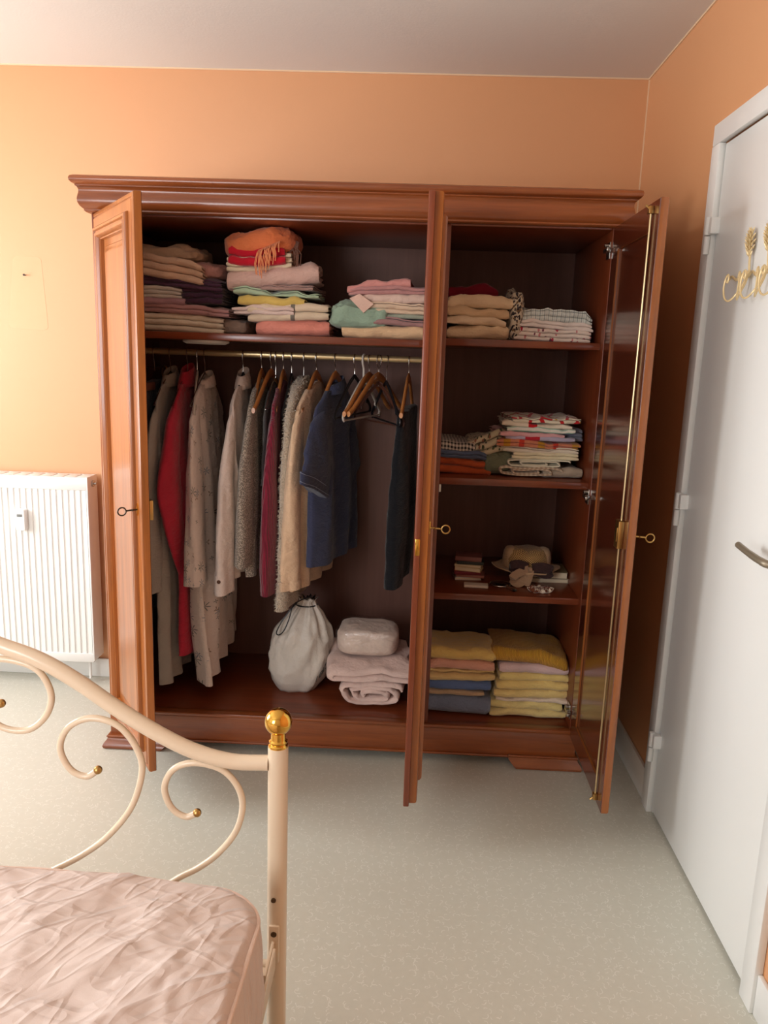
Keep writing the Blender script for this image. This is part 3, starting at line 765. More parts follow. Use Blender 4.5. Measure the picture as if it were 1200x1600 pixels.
folded('folded_towel', 'white towel with mint stripes in the tea towel pile', mat_uv('mint_stripe', stripes(srgb(228, 222, 206), [(.2, .5, srgb(138, 186, 160)), (.7, .78, srgb(160, 200, 178))], .03, 1)), (792, 668, 898, 677), Y-.008, mode='C2', n=2, cat='tea towel')
folded('folded_towel', 'grey-blue towel hanging at the end of the tea towel pile', C('grey_blue', 110, 112, 126), (878, 668, 908, 690), Y+.03, depth=.18, mode='zig', n=3, cat='tea towel')
pr = mat_uv('red_gold_print', lambda t, v: t.mix(t.math('LESS_THAN', t.node('ShaderNodeTexVoronoi', {'Vector': v, 'Scale': 15}, voronoi_dimensions='2D', feature='DISTANCE_TO_EDGE').outputs[0], .08), blots(srgb(232, 218, 190), [srgb(196, 150, 50)], 12, .25)(t, v), srgb(196, 30, 34)))
folded('folded_towel', 'white towel with red block end, second from top of the tea towel pile', mat_uv('red_block', stripes(srgb(230, 214, 190), [(.82, 1, srgb(204, 26, 34))], .17, 0)), (788, 661, 897, 669), Y-.004, mode='C2', n=2, cat='tea towel')
folded('folded_towel', 'white towel with red and gold print topmost of the tea towel pile', pr, (796, 653, 906, 662), Y-.006, mode='zig', n=2, cat='tea towel')
folded('folded_cloth', 'green and beige flowered cloth leaning against the tea towel pile', mat_uv('olive_floral', blots(srgb(206, 192, 160), [srgb(90, 96, 66), srgb(150, 100, 80), srgb(60, 70, 50)], 34, .34)), (732, 678, 800, 712), Y+.03, depth=.22, mode='zig', n=4, tilt=.35, wr=1.6)
folded('crumpled_cloth', 'grey-green crumpled cloth wedged under the flowered one', C('grey_green', 118, 122, 98), (752, 706, 800, 738), Y+.02, SHZ2, depth=.2, crumple=.35)

# ---- right compartment, floor of the wardrobe: bath towels
ZF = ZB+.001
Y = 2.70
def terry(*a): return mat_terry(a[0], srgb(*a[1:]))
kw = dict(depth=.21, cat='towel', mode='C2', n=2)
folded('bath_towel', 'blue-grey fluffy towel at the bottom of the towel pile beside the partition', terry('blue_grey_terry', 112, 122, 146), (656, 1086, 768, 1116), Y, ZF, **kw)
folded('bath_towel', 'thin beige towel between the two blue towels', terry('beige_terry', 190, 160, 124), (668, 1079, 756, 1087), Y-.004, **kw)
folded('bath_towel', 'blue towel with white stripe in the towel pile beside the partition', mat_uv('blue_stripe', stripes(srgb(104, 128, 178), [(.30, .38, srgb(206, 206, 206))], .14, 1), bump=.004), (655, 1063, 768, 1080), Y-.004, depth=.21, cat='towel', mode='sp4', n=4)
folded('bath_towel', 'cream-yellow towel with two folds between pink and blue towels', terry('cream_yellow_terry', 236, 196, 128), (656, 1046, 772, 1064), Y, depth=.21, cat='towel', mode='zig', n=3)
folded('bath_towel', 'pink towel under the top yellow towel', terry('pink_terry', 228, 166, 142), (656, 1031, 772, 1047), Y, **kw)
folded('bath_towel', 'yellow towel topmost of the towel pile beside the partition', terry('yellow_terry', 240, 192, 104), (656, 1013, 776, 1032), Y-.004, wr=1.5, **kw)
Y = 2.695
folded('bath_towel', 'pale yellow towel lowest of the towel pile beside the hinge', terry('straw_terry_a', 226, 202, 130), (765, 1110, 884, 1126), Y, ZF, wr=1.2, depth=.21, cat='towel', mode='zig', n=2)
folded('bath_towel', 'pale yellow towel second from the bottom of the towel pile beside the hinge', terry('straw_terry_b', 232, 206, 132), (768, 1097, 880, 1111), Y, depth=.21, cat='towel', mode='sp4', n=4)
folded('bath_towel', 'thin pinkish white towel in the towel pile beside the hinge', terry('shell_terry', 236, 206, 182), (776, 1091, 886, 1098), Y, **kw)
folded('bath_towel', 'yellow towel with a pink edge in the towel pile beside the hinge', terry('maize_terry_a', 238, 198, 122), (770, 1078, 888, 1092), Y, **kw)
folded('bath_towel', 'yellow towel above the pink-edged one', terry('maize_terry_b', 240, 196, 114), (774, 1064, 890, 1079), Y, **kw)
folded('bath_towel', 'yellow towel just under the lavender-pink one', terry('maize_terry_c', 240, 200, 118), (776, 1053, 890, 1065), Y, **kw)
folded('bath_towel', 'lavender-pink towel under the golden ribbed one', terry('lavender_terry', 214, 182, 178), (782, 1039, 890, 1054), Y-.004, **kw)
def rib(t, v): return t.mix(t.noise(v, 30, 2), srgb(222, 158, 38), srgb(234, 176, 58))
rb = mat_uv('gold_rib', rib)
t_ = rb.node_tree
wv = t_.nodes.new('ShaderNodeTexWave'); wv.inputs['Scale'].default_value = 62; tc = t_.nodes.new('ShaderNodeTexCoord')
mp_ = t_.nodes.new('ShaderNodeMapping'); t_.links.new(tc.outputs['UV'], mp_.inputs[0]); t_.links.new(mp_.outputs[0], wv.inputs['Vector'])
bp = t_.nodes.new('ShaderNodeBump'); bp.inputs['Distance'].default_value = .004; bp.inputs['Strength'].default_value = .9
t_.links.new(wv.outputs['Fac'], bp.inputs['Height']); t_.links.new(bp.outputs[0], t_.nodes['Principled BSDF'].inputs['Normal'])
folded('bath_towel', 'golden ribbed towel topmost of the towel pile beside the hinge', rb, (770, 1018, 891, 1040), Y-.004, depth=.24, cat='towel', mode='C2', n=2, wr=1.4, tilt=-.10, bow=-.05)

# ---- left floor of the wardrobe: blanket, quilt and bag
folded('folded_blanket', 'pale pink blanket rolled up under the bagged quilt', C('pink_blanket', 228, 200, 190), (526, 1062, 640, 1107), 2.70, ZF, .26, mode='roll', n=5, rot=True, wr=1.6, cat='blanket')
bl = folded('folded_blanket', 'pale pink blanket flap folded over the rolled blanket', C('pink_blanket_flap', 226, 198, 188), (512, 1041, 644, 1063), 2.69, None, .27, mode='C2', n=2, wr=1.8, cat='blanket', tilt=.10, rot=True)
qa, qb = PY(522, 1004, 2.72), PY(624, 1004, 2.72)
qt = thing('bagged_quilt', 'pale quilt packed in a clear crinkled plastic bag on the blanket', 'quilt', ((qa.x+qb.x)/2, 2.85, PY(570, 1035, 2.72).z+.002))
qh = .108
crumple_mesh(qb.x-qa.x-.012, .20, qh-.006, 31, .10, 56, 28, .5).build('quilt', C('quilt_fabric', 226, 204, 190, wrinkle=.008, wscale=18), qt)
pm = NT('clear_plastic_film')
gl = pm.node('ShaderNodeBsdfGlossy', {'Roughness': .16}); tr = pm.node('ShaderNodeBsdfTransparent')
nb = pm.bump(pm.noise(pm.coord('Object'), 60, 4, .6), .006, .9); pm.l.new(nb, gl.inputs['Normal'])
mx = pm.node('ShaderNodeMixShader', {0: .14}); pm.l.new(tr.outputs[0], mx.inputs[1]); pm.l.new(gl.outputs[0], mx.inputs[2])
pm.l.new(mx.outputs[0], pm.n['Material Output'].inputs[0])
M['film'] = pm.m
crumple_mesh(qb.x-qa.x, .212, qh+.002, 31, .13, 64, 32, .5).build('plastic_cover', M['film'], qt, label='clear plastic film')

bag = thing('drawstring_bag', 'full off-white plastic drawstring bag with black cord', 'bag')
bc = PZ(458, 1086, ZF); bc.y += .085; bag.location = (bc.x, bc.y, ZF)
zt_ = PY(482, 934, bc.y).z-ZF
rings = []; N = 72; uvs = []
prof_ = [(0, .072, .060, 0), (.01, .076, .064, 0), (.10, .098, .080, .004), (.25, .112, .09, .010), (.42, .117, .092, .016), (.58, .108, .086, .020), (.72, .088, .070, .026), (.84, .062, .05, .032), (.92, .040, .034, .036), (.97, .026, .024, .038), (1.0, .034, .030, .042)]
for j in range(29):
    t = j/28; rx = interp([(a, b_) for a, b_, _, _ in prof_], t); ryy = interp([(a, c_) for a, _, c_, _ in prof_], t); sx_ = interp([(a, d_) for a, _, _, d_ in prof_], t)
    ring = []; uv = []
    for k in range(N):
        a = 2*PI*k/N; e = lerp(.55, .95, min(1, t*1.5))
        c_, s_ = math.copysign(abs(math.cos(a))**e, math.cos(a)), math.copysign(abs(math.sin(a))**e, math.sin(a))
        pl_ = .5*math.sin(a*9+2*nz(a, t*2))+.5*math.sin(a*14+1+3*nz(a*1.3, 4.))
        f_ = 1+max(0, t-.35)*.30*pl_+.13*nz(c_*2.2, s_*2.2, t*4)+.07*(1-abs(nz(c_*4, s_*4, t*6+3))*2.2)*min(1, t*8)
        ring.append((rx*c_*f_+sx_, ryy*s_*f_, t*zt_+(.008*pl_ if t > .95 else 0))); uv.append((a*.1, t*zt_))
    rings.append(ring); uvs.append(uv)
mbg = MB().loft(rings, True, True, uvs)
bt = NT('translucent_bag_plastic'); nb = bt.bump(bt.noise(bt.coord('Object'), 40, 4, .6), .006, .7)
bt.put(bt.mix(bt.noise(bt.coord('Object'), 9, 3), srgb(204, 196, 184), srgb(222, 214, 204)), .45, nb)
mbg.build('bag_body', bt.m, bag, True, 180)
cd = [PY(a_, b_, bc.y-.06+k_)-bag.location for a_, b_, k_ in ((488, 931, .03), (470, 938, .0), (458, 946, -.02), (452, 966, -.03), (444, 985, -.035), (436, 992, -.03), (432, 988, -.02), (440, 972, .0), (452, 955, .01), (462, 943, .02))]
MB().tube(smooth_path(cd, 5), .0022, 7).build('drawstring', M['black_plastic'], bag)
rk = []; tz = .93*zt_
for k in range(25):
    a = 2*PI*k/24; rk.append((.040*math.cos(a)*1.02+.036, .036*math.sin(a), tz))
MB().tube(rk, .0026, 7, False).build('drawstring', M['black_plastic'], bag)
# dark lettering near the lower right of the bag, following its surface
def bagpt(a, t):
    rx = interp([(p_[0], p_[1]) for p_ in prof_], t); ryy = interp([(p_[0], p_[2]) for p_ in prof_], t); sx_ = interp([(p_[0], p_[3]) for p_ in prof_], t)
    e = lerp(.55, .95, min(1, t*1.5))
    c_, s_ = math.copysign(abs(math.cos(a))**e, math.cos(a)), math.copysign(abs(math.sin(a))**e, math.sin(a))
    pl_ = .5*math.sin(a*9+2*nz(a, t*2))+.5*math.sin(a*14+1+3*nz(a*1.3, 4.))
    f_ = (1+max(0, t-.35)*.30*pl_+.13*nz(c_*2.2, s_*2.2, t*4)+.07*(1-abs(nz(c_*4, s_*4, t*6+3))*2.2)*min(1, t*8))*1.012
    return (rx*c_*f_+sx_, ryy*s_*f_, t*zt_)
lt = MB(); a0 = 2*PI-.95
glyphs = [[[(0, 0), (0, 1)]], [[(0, 0), (0, 1), (.7, 1), (.7, 0), (0, 0)]], [[(0, 0), (.35, 1), (.7, 0)], [(.15, .4), (.55, .4)]], [[(0, 0), (0, 1)], [(.5, 1), (0, .5), (.5, 0)]]]
for gi, g in enumerate(glyphs):
    for st in g:
        pts_ = []
        for (u_, v_), (u2, v2) in zip(st, st[1:]):
            for q_ in range(5): pts_.append((lerp(u_, u2, q_/4), lerp(v_, v2, q_/4)))
        lt.tube([bagpt(a0+(gi*.13+u_*.12), .16+gi*.035+u_*.03+v_*.065) for u_, v_ in pts_], .0012, 5)
lt.build('printed_letters', mat_plain('grey_print', srgb(78, 74, 70), .7), bag, label='dark grey printed letters')

# ---- right compartment, third shelf: papers, cap, small things
Z3 = SHZ3+.0005
def flat_box(name, label, mat, cx, cy, z, w_, d_, h_, rz, cat, c=.002, group=None):
    o = MB().cham(-w_/2, w_/2, -d_/2, d_/2, 0, h_, c).build(name, mat); o.location = (cx, cy, z); o.rotation_euler = (0, 0, rz); tag(o, label, cat, group); return o
paper = mat_plain('cream_pages', srgb(230, 214, 184), .8)
def book(label, col, cx, cy, z, w_, d_, h_, rz, cat='book', spine=False):
    b_ = thing('book', label, cat, (cx, cy, z), rz)
    MB().cham(-w_/2+.002, w_/2-.003, -d_/2+.003, d_/2-.003, .0015, h_-.0015, .0006).build('pages', paper, b_)
    cv = MB().cham(-w_/2, w_/2, -d_/2, d_/2, 0, .0018, .0006).cham(-w_/2, w_/2, -d_/2, d_/2, h_-.0018, h_, .0006).cham(-w_/2, w_/2 if spine else -w_/2+.002, -d_/2, -d_/2+.002 if spine else d_/2, 0, h_, .0006)
    cv.build('cover', mat_plain('cover_'+str(len(bpy.data.materials)), col, .5), b_); return b_
bx = PZ(733, 908, Z3); z = Z3
for i, (lab, col, w_, h_, dx, rz, kind) in enumerate((
    ('white notepad lowest of the small paper stack', srgb(222, 214, 204), .10, .010, -.006, .1, 'notepad'),
    ('brown-pink booklet near the bottom of the small paper stack', srgb(170, 110, 96), .105, .010, .008, -.12, 'booklet'),
    ('dark red booklet in the small paper stack', srgb(130, 30, 46), .10, .012, -.008, .06, 'booklet'),
    ('cream thick notebook tilted in the small paper stack', srgb(224, 200, 150), .098, .016, .002, -.25, 'notebook'),
    ('cream notebook with ruled cover in the small paper stack', srgb(216, 194, 152), .10, .010, .0, -.2, 'notebook'),
    ('dark green wallet under the brown pad', srgb(40, 46, 42), .10, .012, .004, -.05, 'wallet'),
    ('dusky pink leather pad topmost of the small paper stack', srgb(132, 82, 74), .098, .018, -.002, -.12, 'notepad'))):
    book(lab, col, bx.x+dx, 2.86, z, w_, .075, h_, rz, kind, i in (1, 2, 5, 6)); z += h_+.0004
cp_ = PZ(744, 918, Z3)
flat_box('card_box', 'small cream white flat box lying alone at the shelf edge', mat_plain('cream_card', srgb(226, 212, 194), .6), cp_.x, cp_.y+.012, Z3, .088, .042, .010, -.06, 'box', .003)
b2 = PZ(842, 912, Z3)
book('large cream paperback lowest under the straw cap', srgb(206, 186, 160), b2.x+.012, 2.90, Z3, .20, .14, .016, .04)
book('cream paperback with dull green cover under the straw cap', srgb(120, 108, 78), b2.x+.010, 2.90, Z3+.0165, .20, .135, .026, -.02)
capz = Z3+.043
hat = thing('cap', 'beige sun cap with woven straw crown and brown ribbon bow', 'hat', (PY(822, 895, 2.86).x, 2.87, capz), 0)
cm_ = mat_cloth('cap_linen', srgb(196, 164, 126)); 
def straw(t, v):
    s = t.node('ShaderNodeSeparateXYZ', {0: v})
    k = t.math('MULTIPLY', t.math('SINE', t.math('MULTIPLY', s.outputs[0], 700)), t.math('SINE', t.math('MULTIPLY', s.outputs[1], 700)))
    return t.mix(t.math('GREATER_THAN', k, .05), srgb(120, 88, 52), srgb(220, 180, 116))
strw = mat_uv('woven_straw', straw)
def cap_ring(t, rx, ry_, z, sd):
    return [(rx*math.cos(2*PI*k/40)*(1+.06*nz(math.cos(2*PI*k/40)*2, math.sin(2*PI*k/40)*2, sd+t)), ry_*math.sin(2*PI*k/40), z+.012*nz(math.cos(2*PI*k/40)*1.5+sd, math.sin(2*PI*k/40)*1.5, t*3)*t) for k in range(40)]
cz = [(0, .078, .070), (.25, .084, .074), (.5, .086, .074), (.75, .080, .068), (.92, .068, .056), (1., .044, .036)]
rr = [cap_ring(t, a, b_, .004+.078*t, 2.) for t, a, b_ in cz]
MB().loft(rr, True, True, [[(k*.013, t*.09) for k in range(40)] for t, _, _ in cz]).build('crown', strw, hat)
rr = [cap_ring(1, .128+.0, .105, .012, 5.), cap_ring(1, .106, .09, .007, 5.), cap_ring(.3, .082, .073, .010, 5.), cap_ring(.3, .086, .077, .026, 5.), cap_ring(.3, .080, .071, .026, 5.), cap_ring(.3, .074, .066, .004, 5.), cap_ring(1, .106, .09, .002, 5.), cap_ring(1, .128, .105, .007, 5.)]
mbh = MB().loft(rr, False); mbh.f += [tuple((7*40+k, 7*40+(k+1) % 40, (k+1) % 40, k)) for k in range(40)]
mbh.build('brim', cm_, hat)
# two rounded ear-like linen ends rising behind the straw crown
for s_ in (-1, 1):
    MB().loft([[((s_*.060+.030*math.cos(a)*f)*1.0, .002+.045*math.sin(a)*f, z_) for a in [2*PI*k/20 for k in range(20)]] for z_, f in ((.012, 1.0), (.045, 1.02), (.066, .92), (.079, .7), (.084, .3))]).build('crown_side', cm_, hat)
rbm = mat_cloth('brown_ribbon', srgb(66, 46, 44)); bgm = mat_cloth('beige_ribbon', srgb(172, 138, 108))
def ribbon(pts, w_, mat, name):
    P_ = smooth_path(pts, 6); mb = MB(); rings = []
    for i, p_ in enumerate(P_):
        t_ = (P_[min(i+1, len(P_)-1)]-P_[max(i-1, 0)]).normalized(); up_ = Vector((.15, .35, 1)).normalized()
        sd_ = (up_-t_*up_.dot(t_)).normalized()*w_/2; nn = t_.cross(sd_).normalized()*.0009
        rings.append([p_-sd_-nn, p_+sd_-nn, p_+sd_+nn, p_-sd_+nn])
    mb.loft(rings); mb.build(name, mat, hat)
ribbon([(-.008, -.092, .030), (-.045, -.100, .042), (-.072, -.092, .032), (-.055, -.086, .018), (-.010, -.090, .022)], .030, rbm, 'ribbon_loop')
ribbon([(.008, -.092, .026), (.045, -.104, .034), (.080, -.096, .020), (.062, -.090, .004), (.012, -.090, .018)], .034, rbm, 'ribbon_loop')
ribbon([(-.004, -.096, .022), (-.040, -.106, .010), (-.066, -.112, -.012), (-.040, -.108, -.030), (-.010, -.102, -.006)], .030, bgm, 'ribbon_tail')
ribbon([(.0, -.098, .020), (-.006, -.108, -.010), (-.016, -.114, -.036)], .030, bgm, 'ribbon_tail')
MB().lathe([(.001, -.008), (.009, -.006), (.010, 0), (.009, .006), (.001, .008)], 14, (0, -.100, .022), 'x').build('ribbon_knot', bgm, hat)
# scalloped ornament
sp = PZ(845, 926, Z3)
rings = []
for r_, z_ in ((.030, 0.001), (.036, .003), (.040, .010), (.036, .014), (.028, .016), (.018, .013), (.006, .012)):
    rings.append([((r_*(1+.10*math.sin(9*2*PI*k/72)))*math.cos(2*PI*k/72)*1.15, (r_*(1+.10*math.sin(9*2*PI*k/72)))*math.sin(2*PI*k/72)*.8, z_+.003*math.sin(9*2*PI*k/72)*(r_/.04)) for k in range(72)])
orn = MB().loft(rings).build('trinket_dish', mat_uv('shell_glaze', lambda t, v: t.mix(t.math('GREATER_THAN', t.noise(t.coord('Object'), 90, 2), .5), srgb(118, 62, 38), srgb(232, 214, 190)), .4))
orn.location = (sp.x, sp.y+.012, Z3); tag(orn, 'small scalloped brown and cream shell dish at the shelf edge', 'dish')
gp = PZ(786, 918, Z3)
glm = NT('clear_glass'); glm.put((.9, .92, .92, 1), .05, None, Transmission_Weight=1.0, IOR=1.45)
mag = thing('magnifier', 'round clear glass lens with a short clear handle beside the cap', 'magnifier', (gp.x-.008, gp.y+.03, Z3))
MB().lathe([(.0005, .003), (.020, .0045), (.036, .003), (.036, .007), (.020, .009), (.0005, .0095)], 32).build('lens', glm.m, mag)
rg = [(.0375*math.cos(2*PI*k/32), .0375*math.sin(2*PI*k/32), .005) for k in range(33)]
MB().tube(rg, .003, 8, False).build('rim', M['steel'], mag)
MB().cham(-.008, .008, -.095, -.038, .001, .011, .003).build('handle', glm.m, mag).rotation_euler = (0, 0, .5)

# ------------------------------------------------------------------ hangers and hanging clothes
HN = 'hangers on the wardrobe rail'
def hook(mb, r=.0017, H=.075):
    # open hook over the rail, from neck up and round
    pts_ = [(0, 0, -H), (0, 0, -.030)]
    pts_ += [(0, -.0165*math.sin(a)*1.0+.0, -.0035+.0170*-math.cos(a)) for a in [math.radians(d_) for d_ in (20, 60, 100, 140, 180, 220, 250)]]
    pts_[1] = (0, 0, -.034)
    mb.tube(smooth_path(pts_, 3), r, 7); return mb
def hook_y(mb, r=.0017, H=.075):
    R_ = .015
    pts_ = [(0, 0, -H), (0, 0, -.045), (0, -.004, -.032), (0, -.012, -.020)]
    pts_ += [(0, -R_*math.cos(a), -.002+R_*math.sin(a)) for a in [math.radians(d_) for d_ in (-10, 30, 60, 90, 120, 150, 185)]]
    mb.tube(smooth_path(pts_, 3), r, 7); return mb
def hanger(kind, label, px, rz=0., half=.205, lean=0., H=.072, py=553, Yo=0.):
    q = PY(px, py, RY)
    h = thing('clothes_hanger', label, 'hanger', (q.x, RY+Yo, RZ), rz)
    mat = {'wood': M['hanger_wood'], 'white': M['white_plastic'], 'black': M['black_plastic'], 'wire': M['steel'], 'clip': M['steel'], 'brown': M['brown_plastic'], 'cream': M['white_plastic']}[kind]
    hook_y(MB(), .0017 if kind != 'white' else .0040, H+.012).build('hook', M['steel'] if kind != 'white' else mat, h)
    b_ = MB()
    if kind == 'wood':
        for s_ in (-1, 1):
            P_ = [(0, 0, -H), (.0, s_*half*.22, -H-.016), (0, s_*half*.55, -H-.066), (0, s_*half*.85, -H-.112), (0, s_*half, -H-.128)]
            P_ = smooth_path(P_, 4); rings = []
            for i, p_ in enumerate(P_):
                t = i/(len(P_)-1); hh = lerp(.017, .010, t); ww = lerp(.0062, .0068, t)
                rings.append([(ww*math.cos(a), p_.y, p_.z+hh*math.sin(a)) for a in [2*PI*k/12 for k in range(12)]])
            b_.loft(rings)
    elif kind in ('white', 'black', 'brown', 'cream'):
        r_ = .0045
        for s_ in (-1, 1):
            b_.tube(smooth_path([(0, 0, -H), (0, s_*half*.3, -H-.030), (0, s_*half*.8, -H-.098), (0, s_*half*.97, -H-.122), (0, s_*half, -H-.135), (0, s_*half*.95, -H-.144)], 4), r_*1.15, 8, flat=(.9, 1.5))
        b_.tube([(0, -half*.95, -H-.144), (0, half*.95, -H-.144)], r_*.8, 8)
        for s_ in (-1, 1): b_.tube(smooth_path([(0, s_*half*.72, -H-.092), (0, s_*half*.70, -H-.104), (0, s_*half*.76, -H-.106)], 3), .003, 6)
    elif kind == 'wire':
        b_.tube(smooth_path([(0, 0, -H), (0, -half*.5, -H-.05), (0, -half, -H-.115)], 5), .0018, 6).tube(smooth_path([(0, 0, -H), (0, half*.5, -H-.05), (0, half, -H-.115)], 5), .0018, 6).tube([(0, -half, -H-.115), (0, half, -H-.115)], .0018, 6)
    elif kind == 'clip':
        b_.tube([(0, -half*.8, -H), (0, half*.8, -H)], .0025, 8)
    b_.build('arms' if kind != 'clip' else 'bar', mat, h)
    if kind == 'clip':
        for yy in (-half*.8, half*.8):
            c_ = MB()
            for s_ in (-1, 1):
                c_.tube(smooth_path([(s_*.001, yy, -H+.004), (s_*.008, yy, -H-.006), (s_*.010, yy, -H-.030), (s_*.003, yy, -H-.046)], 4), .0018, 6)
                c_.tube(smooth_path([(s_*.001, yy-.010, -H+.004), (s_*.008, yy-.010, -H-.006), (s_*.010, yy-.010, -H-.030), (s_*.003, yy-.010, -H-.046)], 4), .0018, 6)
            c_.build('clip', M['old_brass'], h)
    return h
def garment(name, label, cat, mat, px, L, sleeve=None, sw=.20, hemw=.22, thick=(.022, .045), rz=0., folds=5, famp=.012, lean=(0, 0), seed=0, collar=None, sl=None, neck=.05, drop=.125, top=-.085, py=553, cuff=None, cuffmat=None, extra=None, hem_tilt=0., Yo=0.):
    q = PY(px, py, RY)
    g = thing(name, label, cat, (q.x, RY+Yo, RZ), rz)
    N = 64; mb = MB(); rings = []; uvs = []
    zs = [top, top-drop*.08, top-drop*.25, top-drop*.5, top-drop*.75, top-drop, top-drop-.025]
    ws = [neck, neck+.012, lerp(neck, sw, .34), lerp(neck, sw, .62), lerp(neck, sw, .86), sw-.004, sw]
    z = top-drop-.05; n_ = 22; zb = -L
    for i in range(n_+1): zs.append(lerp(z, zb, i/n_)); ws.append(lerp(sw-.004, hemw, (i/n_)**.8))
    for i, (z, W_) in enumerate(zip(zs, ws)):
        t = max(0, (z-zs[0])/(zb-zs[0])); T_ = lerp(thick[0]*(.35 if i == 0 else .9), thick[1], min(1, t*1.6)); A_ = famp*min(1, t*2.2)
        ring = []; uv = []
        for k in range(N):
            a = 2*PI*k/N; c_ = math.copysign(abs(math.cos(a))**.85, math.cos(a)); s_ = math.sin(a)
            u = W_*c_
            v_ = T_*.5*math.copysign(abs(s_)**.6, s_)
            v_ += A_*math.sin(folds*u/.1*1.6+seed*1.7+2.2*nz(u*6+seed, t*1.5))+A_*.8*nz(u*9, z*4, seed+.5)
            v_ += .004*nz(u*25, z*18, seed*2.)
            zz = z
            if i == len(zs)-1: zz += .006*nz(u*12+seed, 2.)+hem_tilt*u
            elif i > len(zs)-5: zz += hem_tilt*u*(i-len(zs)+5)/5
            if i < 2: zz -= .020*max(0, -c_)
            ring.append((v_+lean[0]*t, u+lean[1]*t, zz)); uv.append((u*1.0+(.31 if s_ > 0 else 0), z))
        rings.append(ring); uvs.append(uv)
    mb.loft(rings, True, True, uvs); mb.build('body', mat, g, True, 75)
    if sleeve:
        for s_ in (-1, 1):
            pts_, rad_ = sleeve['path'], sleeve['rad']
            far = s_ > 0
            m2 = MB(); rings = []; uvs = []; n_ = 22
            for i in range(n_+1):
                t = i/n_
                pz = interp([(p_[0], p_[1]) for p_ in pts_], t); pu = interp([(p_[0], p_[2]) for p_ in pts_], t); pv = interp([(p_[0], p_[3]) for p_ in pts_], t)
                ru = interp([(r_[0], r_[1]) for r_ in rad_], t); rv = interp([(r_[0], r_[2]) for r_ in rad_], t)
                ring = []; uv = []
                for k in range(28):
                    a = 2*PI*k/28
                    f_ = 1+.16*math.sin(3*a+seed+t*3)*t+.14*nz(math.cos(a)*1.6+seed, math.sin(a)*1.6, t*7+seed)
                    sf = .6 if far else 1.
                    u = s_*(pu*(1-.14*far)) + ru*math.cos(a)*f_*sf; v_ = pv*(1 if not far else .3)+rv*math.sin(a)*f_*sf
                    ring.append((v_+lean[0]*.3*t, u, pz+.012*math.cos(a)*(sleeve.get('slant', 0))*(1 if s_ < 0 else -1)*t)); uv.append((a*ru+.7*s_, pz))
                rings.append(ring); uvs.append(uv)
            m2.loft(rings, True, True, uvs); so_ = m2.build('sleeve', mat, g, True, 75)
            if cuff and not far:
                rr_ = [[Vector((x*1.08-(x*.08 if False else 0), y, z)) for x, y, z in rings[-1]]]
                cx_ = sum(p_[0] for p_ in rings[-1])/28; cy_ = sum(p_[1] for p_ in rings[-1])/28
                def sc_(r, f_, dz): return [(cx_+(x-cx_)*f_, cy_+(y-cy_)*f_, z+dz) for x, y, z in r]
                cb = MB().loft([sc_(rings[-1], 1.04, cuff), sc_(rings[-1], 1.07, cuff-.002), sc_(rings[-1], 1.09, -.004), sc_(rings[-1], 1.03, -.005)], True)
                cb.build('cuff', cuffmat or mat, so_)
                if cat == 'polo shirt':
                    stp = MB()
                    for dz_ in (.006, .036): rr2 = sc_(rings[-1], 1.10 if dz_ < .01 else 1.08, dz_); stp.tube(rr2+[rr2[0]], .0011, 5, False)
                    stp.build('stitching', mat_plain('pale_stitching', srgb(150, 156, 176), .8), so_)
    if collar:
        r0, r1, hgt = collar; m3 = MB(); rings = []; r0 *= .75
        for zz, f_, ex in ((top-.016, 1.0, 0), (top+hgt, .80, .8), (top+hgt+.003, .90, .8), (top+hgt*.1, 1.20, .5), (top-.030, 1.38, .35)):
            rings.append([(r0*f_*math.sin(2*PI*k/36)*(1+.12*nz(k*.4, zz*30, seed)), r1*f_*math.cos(2*PI*k/36), zz-ex*.042*(1-math.cos(2*PI*k/36))*.5) for k in range(36)])
        m3.loft(rings, False); co = m3.build('collar', mat, g, True, 75)
        md = co.modifiers.new('thick', 'SOLIDIFY'); md.thickness = .002
    return g
def zat(py, px=300, Y=2.75): return RZ-PY(px, py, Y).z      # metres below the rail for a picture row

GH = 'clothes on the wardrobe rail'
# dark jeans on a clip hanger
hanger('clip', 'metal clip hanger with brass clips at the rail end behind the half-open door', 241, half=.16, H=.06)
jm = C('dark_denim', 34, 38, 58)
jj = garment('trousers', 'dark navy trousers clipped up at the rail end behind the half-open door', 'trousers', jm, 241, zat(960), None, sw=.17, hemw=.15, thick=(.03, .04), neck=.165, drop=.02, top=-.104, famp=.004, seed=3)
MB().cham(-.017, .019, -.18, -.05, -.142, -.112, .004).build('waist_patch', mat_plain('brown_leather', srgb(140, 92, 78), .6), jj, label='brown leather waist patch')
SL_LONG = lambda end, fw=.02, v0=.0, v1=.02: dict(path=[(0, -.19, .150, 0), (.08, -.235, .185, .0), (.35, lerp(-.235, -end, .3), .205+fw*.6, v1*.5), (1, -end, .21+fw, v1)], rad=[(0, .02, .008), (.08, .045, .014), (.4, .062, .024), (.8, .062, .032), (1, .054, .031)])
# grey long shirt
hanger('wire', 'thin wire hanger carrying the long grey shirt', 266)
garment('long_shirt', 'long grey shirt hanging beside the red one', 'shirt', C('grey_cotton', 174, 166, 156), 266, zat(1062, 285), SL_LONG(zat(918, 262), .02, 0, -.02), hemw=.24, thick=(.02, .05), folds=4, famp=.016, seed=1, collar=(.03, .055, .030), lean=(.02, 0))
